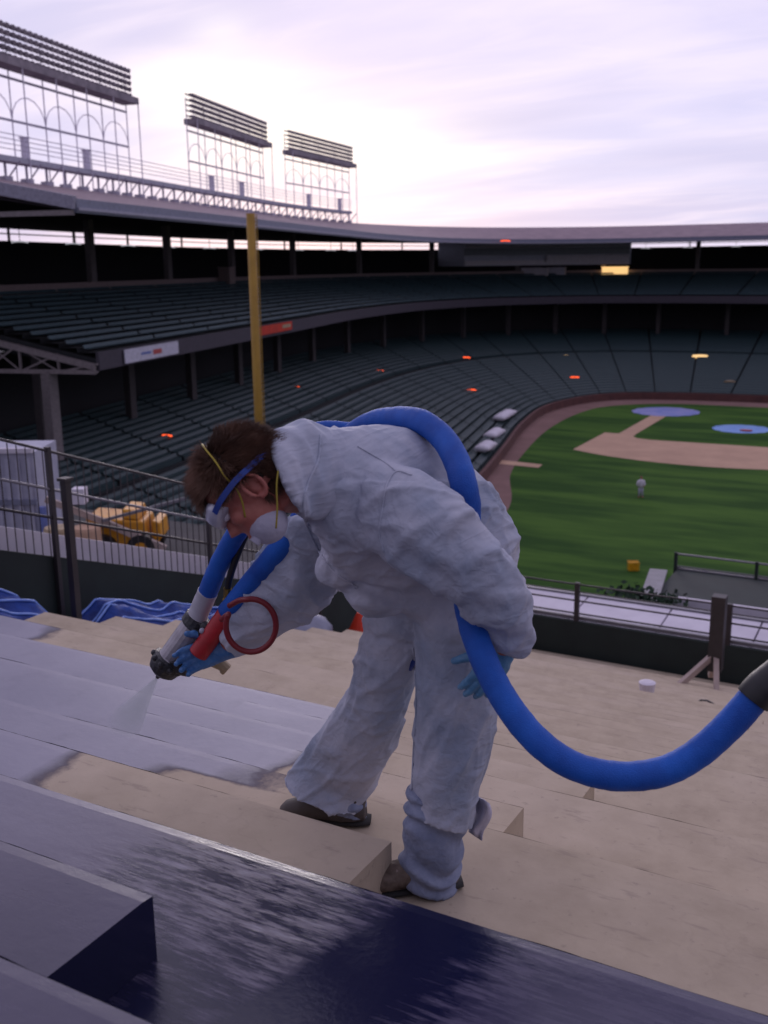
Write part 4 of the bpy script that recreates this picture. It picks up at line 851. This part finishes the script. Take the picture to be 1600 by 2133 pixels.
# hood bunched behind the neck
b = MB()
hd = [sect(722, 990, 2.68, 0, -92, .15), sect(684, 990, 2.60, -2, -94, .15), sect(650, 978, 2.53, -14, -104, .145), sect(612, 986, 2.44, -34, -93, .133), sect(602, 988, 2.42, -37, -84, .122), sect(612, 990, 2.44, -30, -70, .10), sect(650, 995, 2.54, -18, -60, .08)]
b.loft(hd, 28); b.ball(T(640, 915, 2.56), .045, .09, .035); b.ball(T(598, 910, 2.48), .035, .08, .022)
hood = b.build('hood', 'suit', body, smooth=True); remesh(hood, .006, 3)
displace(hood, lambda c, n: .009*ridg(ang_noise(c, (_R*.35-_U*.9).normalized(), 16, 3, 5))+.006*mnoise.noise(c*9)); relax(hood, 6)
# seams
def seam(pts, r=.003):
    dgr = bpy.context.evaluated_depsgraph_get(); trs = [BVHTree.FromObject(suit, dgr), BVHTree.FromObject(hood, dgr)]; out = []
    for px, py in cat([Vector((x, y, 0)) for x, y in pts], 7) and [(v.x, v.y) for v in cat([Vector((x, y, 0)) for x, y in pts], 7)]:
        r_ = ray(px, py).normalized(); hs_ = [t.ray_cast(EYE, r_) for t in trs]; hs_ = [h_ for h_ in hs_ if h_[0] is not None]
        if hs_: h_ = min(hs_, key=lambda q: q[3]); out.append(h_[0]+h_[1]*.0005)
    if len(out) > 2: MB().tube(out, r, 6).build('seam', 'suit', body, smooth=True)
seam([(858, 990), (826, 982), (806, 1010), (797, 1060), (790, 1110), (800, 1150)]); seam([(745, 930), (800, 962), (826, 982)]); seam([(668, 905), (662, 960), (640, 1010), (632, 1060), (650, 1120), (690, 1185), (745, 1225)], .004)
seam([(860, 1350), (868, 1450), (862, 1560), (858, 1650)])
# jeans and boots below the coverall
b = MB(); b.loft([sect(908, 1655, 2.70, 60, 8, .075), sect(908, 1720, 2.69, 64, 8, .08), sect(898, 1780, DF+.01, 60, 10, .078), sect(892, 1822, DF, 62, 14, .08), sect(890, 1838, DF, 58, 14, .076)], 20)
jn = b.build('trouser_leg', 'jean', body, smooth=True); remesh(jn, .006, 2); displace(jn, lambda c, n: .008*math.sin(c.z*85+5*mnoise.noise(c*8)+c.x*18)+.006*mnoise.noise(c*14))
b = MB(); b.loft([sect(706, 1640, DF2, 46, 12, .06), sect(715, 1662, DF2, 46, 10, .06), sect(725, 1690, DF2, 42, 8, .055)], 18)
jn2 = b.build('trouser_leg', 'jean', body, smooth=True); remesh(jn2, .006, 2); displace(jn2, lambda c, n: .006*math.sin(c.z*90+5*mnoise.noise(c*8)))
def boot(base, fwd, m, label=None):
    fwd = fwd.normalized(); sd_ = fwd.cross(UP).normalized(); b = MB()
    b.loft([(base+UP*.17-fwd*.02, fwd*.058, sd_*.05), (base+UP*.10-fwd*.02, fwd*.062, sd_*.048), (base+UP*.05-fwd*.015, fwd*.075, sd_*.046), (base+UP*.022-fwd*.01, fwd*.08, sd_*.045)], 16)
    b.loft([(base-fwd*.085+UP*.045, UP*.035, sd_*.035), (base-fwd*.05+UP*.05, UP*.045, sd_*.042), (base+fwd*.06+UP*.055, UP*.045, sd_*.045), (base+fwd*.13+UP*.045, UP*.036, sd_*.05), (base+fwd*.18+UP*.038, UP*.028, sd_*.042), (base+fwd*.20+UP*.034, UP*.012, sd_*.02)], 16)
    o = b.build('boot', m, body, smooth=True); remesh(o, .006, 3)
    b = MB(); b.loft([(base-fwd*.10+UP*.012, UP*.012, sd_*.03), (base-fwd*.06+UP*.012, UP*.013, sd_*.044), (base+fwd*.05+UP*.012, UP*.013, sd_*.042), (base+fwd*.13+UP*.012, UP*.013, sd_*.052), (base+fwd*.20+UP*.012, UP*.012, sd_*.035), (base+fwd*.215+UP*.012, UP*.01, sd_*.012)], 14)
    b.build('sole', 'sole', o, smooth=True)
    l = MB()
    for k in range(4):
        c = base+fwd*(.03+.022*k)+UP*(.115-.012*k); l.tube([c-sd_*.03, c+UP*.006, c+sd_*.03], .0035, 6)
    l.build('laces', 'tan', o)
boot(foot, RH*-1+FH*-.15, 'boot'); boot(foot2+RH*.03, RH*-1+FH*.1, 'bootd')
# loose flap of fabric behind the near leg
b = MB(); fl_ = []
for i in range(9):
    for j in range(7):
        u, v = i/8, j/6; fl_.append(T(984+36*v+8*math.sin(u*5)-10*u*v, 1655+78*u+18*v, 2.72+.03*math.sin(v*6+u*3)))
b.add(fl_, [(i*7+j, i*7+j+1, (i+1)*7+j+1, (i+1)*7+j) for i in range(8) for j in range(6)]); o_ = b.build('torn_flap', 'mask', body, smooth=True); q_ = o_.modifiers.new('t', 'SOLIDIFY'); q_.thickness = .004
# blue cloth showing at the crotch
b = MB(); b.loft([sect(858, 1345, 2.90, 12, 0, .02), sect(856, 1372, 2.90, 15, 2, .03), sect(852, 1392, 2.90, 8, 2, .02)], 10); b.build('undertrousers', 'bstrap', body, smooth=True)
# ---- hair
b = MB(); b.ball(hl(-.012, 0, .027), .103, .082, .100, HM, 24, 16); 
cap = b.build('hair', 'hair', body, smooth=True)
me = cap.data; bm = bmesh.new(); bm.from_mesh(me); inv = HM.transposed()
def bald(lp):
    x, y, z = lp
    if x > .045 and z < .058: return True
    if x > -.005 and z < .012: return True
    if z < -.062: return True
    if -.045 < x < .02 and z < -.0: return abs(y) > .05
    return False
bmesh.ops.delete(bm, geom=[f for f in bm.faces if bald(inv @ (f.calc_center_median()-hc))], context='FACES'); bm.to_mesh(me); bm.free()
me.materials.clear(); me.materials.append(M['cap'])
b = MB(); rnd = random.Random(3)
cnt = 0
while cnt < 15000:
    v = Vector((rnd.gauss(0, 1), rnd.gauss(0, 1), rnd.gauss(0, 1))).normalized(); lp = Vector((-.012+.102*v.x, .081*v.y, .027+.099*v.z))
    if bald(lp): continue
    cnt += 1
    clump = mnoise.noise_vector(lp*22)*.95; flow = Vector((.25, 0, -.15)) if lp.x > -.02 else Vector((-.2, 0, -.35))
    dl = (v*.45+flow+clump*.5+Vector((rnd.gauss(0, .08), rnd.gauss(0, .08), rnd.gauss(0, .08)))).normalized(); ln = rnd.uniform(.02, .04)*(1.15 if lp.z > 0 else .75)
    p0 = hc+HM @ lp; d0 = HM @ dl; sd_ = d0.orthogonal().normalized(); w_ = rnd.uniform(.0005, .0010); bend = HM @ (flow*.35+clump*.3)
    p1 = p0+d0*ln*.5; p2 = p0+d0*ln+bend*ln*.6; s2 = d0.cross(sd_)
    b.add([p0+sd_*w_, p0-sd_*w_*.5+s2*w_, p0-sd_*w_*.5-s2*w_, p1+sd_*w_*.9, p1-sd_*w_*.45+s2*w_*.9, p1-sd_*w_*.45-s2*w_*.9, p2], [(0, 1, 4, 3), (1, 2, 5, 4), (2, 0, 3, 5), (3, 4, 6), (4, 5, 6), (5, 3, 6)])
b.build('hair_locks', 'hair', cap)
# ---- face gear
gb = MB(); gb.loft([(hl(.070, 0, .022), HM @ Vector((0, .082, 0)), HM @ Vector((.012, 0, .030))), (hl(.088, 0, .020), HM @ Vector((0, .080, 0)), HM @ Vector((.008, 0, .029))), (hl(.104, 0, .014), HM @ Vector((0, .070, 0)), HM @ Vector((.002, 0, .028))), (hl(.118, 0, .010), HM @ Vector((0, .055, 0)), HM @ Vector((0, 0, .026)))], 24)
gg = gb.build('goggles', 'lens', body, smooth=True); remesh(gg, .004, 2)
for s in (-1, 1):
    MB().ball(hl(.084, s*.031, -.002), .013).build('eye', 'wwall', body, smooth=True)
    MB().ball(hl(.10, s*.05, .018), .012, .01, .014, HM).build('vent', 'wwall', gg, smooth=True)
def ribbon(pts, w, m, nm, par, th=.003):
    P = cat(pts, 6); b = MB()
    for a, c in zip(P[:-1], P[1:]):
        m_ = (a+c)/2; out = (m_-hc); ax = (c-a).normalized(); sd_ = ax.cross(out).normalized()*w/2; o2 = out.normalized()*th/2
        b.hexa([a-sd_-o2, a+sd_-o2, c+sd_-o2, c-sd_-o2, a-sd_+o2, a+sd_+o2, c+sd_+o2, c-sd_+o2])
    return b.build(nm, m, par)
for s in (-1, 1):
    ribbon([hl(.088, s*.078, .016), hl(.055, s*.097, .018), hl(0, s*.108, .014), hl(-.045, s*.094, .006), hl(-.085, s*.066, 0), hl(-.108, s*.03, -.004), hl(-.112, 0, -.004)], .014, 'bstrap', 'goggle_strap', gg)
mk = MB(); mk.ball(hl(.046, 0, -.088), .050, .057, .050, HM, 28, 20)
mko = mk.build('dust_mask', 'mask', body, smooth=True); displace(mko, lambda c, n: .002*mnoise.noise(c*40))
MB().tube([hl(.086, .022, -.092), hl(.099, .024, -.092)], .013, 14).build('valve', 'mask', mko)
for s in (-1, 1):
    MB().tube(cat([hl(.058, s*.062, -.045), hl(.03, s*.083, -.02), hl(.012, s*.090, .01), hl(.005, s*.098, .04), hl(-.01, s*.095, .075), hl(-.02, s*.062, .118), hl(-.022, 0, .142)], 5), .0022, 8).build('elastic', 'strap', mko, smooth=True)
    MB().tube(cat([hl(.040, s*.060, -.118), hl(.0, s*.074, -.096), hl(-.045, s*.082, -.065), hl(-.085, s*.074, -.045), hl(-.115, s*.045, -.035), hl(-.125, 0, -.03)], 5), .0022, 8).build('elastic', 'strap', mko, smooth=True)
# ---- gloves
b = MB(); fingers(b, h1w, f1, t1, n1_, (.30, .28, .3, .35), .0104, 1.02, .07); b.loft([(h1w-f1.normalized()*.05, t1.normalized()*.036, n1_*.028), (h1w-f1.normalized()*.01, t1.normalized()*.034, n1_*.024), (h1w+f1.normalized()*.03, t1.normalized()*.037, n1_*.022)], 16)
g1 = b.build('glove', 'glove', body, smooth=True); remesh(g1, .0036, 2); displace(g1, lambda c, n: .0018*ridg(c*38))
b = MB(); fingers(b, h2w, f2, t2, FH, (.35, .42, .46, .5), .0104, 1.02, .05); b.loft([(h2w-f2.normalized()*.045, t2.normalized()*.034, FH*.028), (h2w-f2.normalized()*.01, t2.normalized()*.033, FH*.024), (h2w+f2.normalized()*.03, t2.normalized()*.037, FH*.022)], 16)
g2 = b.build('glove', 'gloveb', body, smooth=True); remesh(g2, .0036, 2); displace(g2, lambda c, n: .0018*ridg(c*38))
# ================================================================== SPRAY GUN
GD = 3.06
def G(px, py, dd=0): return T(px, py, GD+dd)
gn = thing('spray_gun', 'dirty grey and black foam spray gun held in the worker\'s blue glove', 'spray gun', tuple(G(380, 1345)))
ax_ = (G(345, 1387)-G(405, 1303)).normalized()
def gp(t, s=0, d=0): return G(405, 1303)+ax_*t+ (ax_.cross(FH)).normalized()*s+FH*d
LN = (G(345, 1387)-G(405, 1303)).length
MB().tube([gp(-.01), gp(.0), gp(LN*.78), gp(LN*.82)], [.036, .041, .041, .044], 20).build('barrel', 'steel', gn, smooth=False, bevel=.003)
MB().tube([gp(-.035), gp(-.03), gp(.0), gp(.006)], [.03, .047, .047, .04], 18).build('collar', 'dsteel', gn)
nz = MB().tube([gp(LN*.8), gp(LN*.83), gp(LN*.98), gp(LN*1.12), gp(LN*1.2)], [.046, .054, .054, .046, .026], 18).build('nozzle_head', 'dsteel', gn)
for q in range(10):
    a_ = q*math.tau/10; c_ = gp(LN*.9)+(ax_.cross(FH)).normalized()*.054*math.cos(a_)+FH*.054*math.sin(a_); MB().ball(c_, .010, n=8, m=6).build('bolt', 'dsteel', nz)
MB().tube([gp(LN*1.18), gp(LN*1.3)], [.012, .006], 10).build('nozzle_tip', 'dsteel', nz)
q1, q2 = G(372, 1392, -.02), G(392, 1398, -.03)
MB().tube([G(365, 1372, -.03), q1, q2], [.022, .026, .018], 12).ball(G(392, 1385, -.05), .016).tube([G(380, 1370, -.05), G(398, 1382, -.06)], .010, 8).build('side_valve', 'dsteel', gn)
MB().tube([G(386, 1362, -.04), G(392, 1378, -.05)], .009, 8).build('fitting', 'brass', gn)
MB().tube([G(392, 1330), G(405, 1348), G(436, 1374), G(462, 1386)], [.020, .022, .019, .017], 12).build('grip', 'cream', gn, smooth=True)
MB().tube([G(385, 1356, -.01), G(402, 1378, -.01), G(425, 1384, -.02)], .006, 8).build('trigger', 'dsteel', gn, smooth=True)
MB().tube([G(400, 1318, -.045), G(413, 1322, -.05), G(425, 1332, -.045)], [.018, .014, .016], 12).ball(G(428, 1306, -.05), .018).ball(G(437, 1318, -.045), .014).build('manifold', 'dsteel', gn)
MB().ball(G(421, 1314, -.068), .0095).build('bleed_screw', 'lens', gn, smooth=True)
MB().tube([G(448, 1372, .0), G(470, 1392, .0), G(462, 1402, 0)], [.02, .02, .008], 10).build('grip_butt', 'cream', gn)
# ================================================================== HOSES
def hose(name, pts, r, m, label, ct='hose', par=None, jit=.0012):
    P = cat([T(*p) for p in pts], 14); rs = [r+jit*mnoise.noise(p*55)+jit*.8*mnoise.noise(p*17) for p in P]
    o = MB().tube(P, rs, 22).build(name, m, par, smooth=True)
    if not par: tag(o, label, ct)
    return o
main = hose('spray_hose', [(475, 1276, 3.0), (530, 1208, 2.95), (592, 1132, 2.88), (650, 1050, 2.92), (690, 960, 3.02), (735, 905, 3.04), (780, 880, 2.98), (830, 872, 2.88), (880, 880, 2.78), (922, 912, 2.70), (950, 958, 2.62), (966, 1010, 2.555), (974, 1060, 2.56), (972, 1120, 2.60), (966, 1190, 2.60), (972, 1255, 2.53), (992, 1330, 2.45), (1022, 1405, 2.39), (1066, 1480, 2.33), (1118, 1542, 2.28), (1180, 1588, 2.24), (1250, 1612, 2.21), (1320, 1617, 2.2), (1390, 1604, 2.2), (1455, 1568, 2.2), (1520, 1510, 2.2), (1572, 1452, 2.2)], .0345, 'hose', 'thick blue sleeved hose from the gun over the worker\'s back and sagging right')
main['label'] = 'thick blue sleeved hose arching over the worker\'s back and sagging to the right edge'
hose('red_sleeve', [(413, 1362, 3.0), (432, 1336, 3.0), (452, 1308, 3.0), (477, 1273, 3.0)], .031, 'hred', '', par=main, jit=.0006)
hose('black_sleeve', [(1568, 1457, 2.2), (1590, 1432, 2.2), (1640, 1392, 2.2)], .041, 'hblack', '', par=main)
hose('black_sleeve', [(1640, 1392, 2.2), (1800, 1420, 2.3), (2000, 1600, 2.2)], .036, 'hblack', '', par=main)
h2 = hose('spray_hose', [(432, 1236, 3.04), (455, 1180, 3.0), (480, 1132, 2.95), (508, 1085, 2.90), (545, 1020, 2.92), (600, 950, 3.0), (660, 900, 3.06), (740, 900, 3.06)], .030, 'hose', 'short straight blue hose ending in silver tape at the top of the spray gun')
hose('tape_wrap', [(405, 1300, 3.05), (416, 1272, 3.05), (433, 1233, 3.04)], .0315, 'tape', '', par=h2, jit=.0016)
hose('hose_tail', [(396, 1312, 3.05), (407, 1292, 3.05)], .026, 'hose', '', par=h2)
h3 = hose('air_hose', [(474, 1248, 3.0), (476, 1215, 2.99), (486, 1180, 2.97), (505, 1130, 2.96), (540, 1060, 2.98), (600, 980, 3.06)], .0105, 'hblack', 'thin black air hose with brass fitting between the two blue hoses', jit=.0002)
MB().tube([T(474, 1225, 2.99), T(474, 1245, 3.0), T(474, 1247, 3.0), T(475, 1262, 3.0)], [.0125, .0125, .0155, .0155], 8).build('brass_fitting', 'brass', h3)
lp_ = [(470+0, 1285, 3.0)]
ring = [T(523+52*math.cos(a_), 1303+55*math.sin(a_), 2.87) for a_ in np.linspace(math.radians(-100), math.radians(205), 40)]
ring = [T(478, 1262, 2.93), T(498, 1251, 2.9)]+ring+[T(462, 1290, 2.95)]
tag(MB().tube(cat(ring, 3), .0088, 12).build('air_line', 'loop', smooth=True), 'thin dark red air line curled in a ring beside the spray gun', 'air line')
# ================================================================== SPRAY MIST
tip = gp(LN*1.3); spot_ = T(262, 1535, 3.55); tgt = Vector((spot_.x, spot_.y, H-E_-RH_*1.6))
b = MB(); d_ = (tgt-tip); u_ = d_.orthogonal().normalized(); v_ = d_.normalized().cross(u_)
b.loft([(tip+d_*t, u_*(.004+.062*t), v_*(.004+.062*t)) for t in (0, .25, .5, .75, .98)], 20)
vm = bpy.data.materials.new('mist'); vm.use_nodes = True; t_ = vm.node_tree; t_.nodes.remove(t_.nodes['Principled BSDF']); pv = t_.nodes.new('ShaderNodeVolumePrincipled');  pv.inputs['Color'].default_value = (.62, .66, .72, 1); g_ = t_.nodes.new('ShaderNodeNewGeometry'); ds = t_.nodes.new('ShaderNodeVectorMath'); ds.operation = 'DISTANCE'; t_.links.new(g_.outputs['Position'], ds.inputs[0]); ds.inputs[1].default_value = tip; dv = t_.nodes.new('ShaderNodeMath'); dv.operation = 'ADD'; dv.inputs[1].default_value = .035; t_.links.new(ds.outputs['Value'], dv.inputs[0]); d2_ = t_.nodes.new('ShaderNodeMath'); d2_.operation = 'DIVIDE'; d2_.inputs[0].default_value = 1.6; t_.links.new(dv.outputs[0], d2_.inputs[1]); t_.links.new(d2_.outputs[0], pv.inputs['Density']); t_.links.new(pv.outputs[0], t_.nodes['Material Output'].inputs['Volume'])
M['mist'] = vm; o_ = b.build('spray_mist', 'mist'); o_['kind'] = 'stuff'; o_['label'] = 'thin grey cone of spray from the gun to the steps'; o_['category'] = 'spray'
small_person(atz(1334, 1036, FZ))
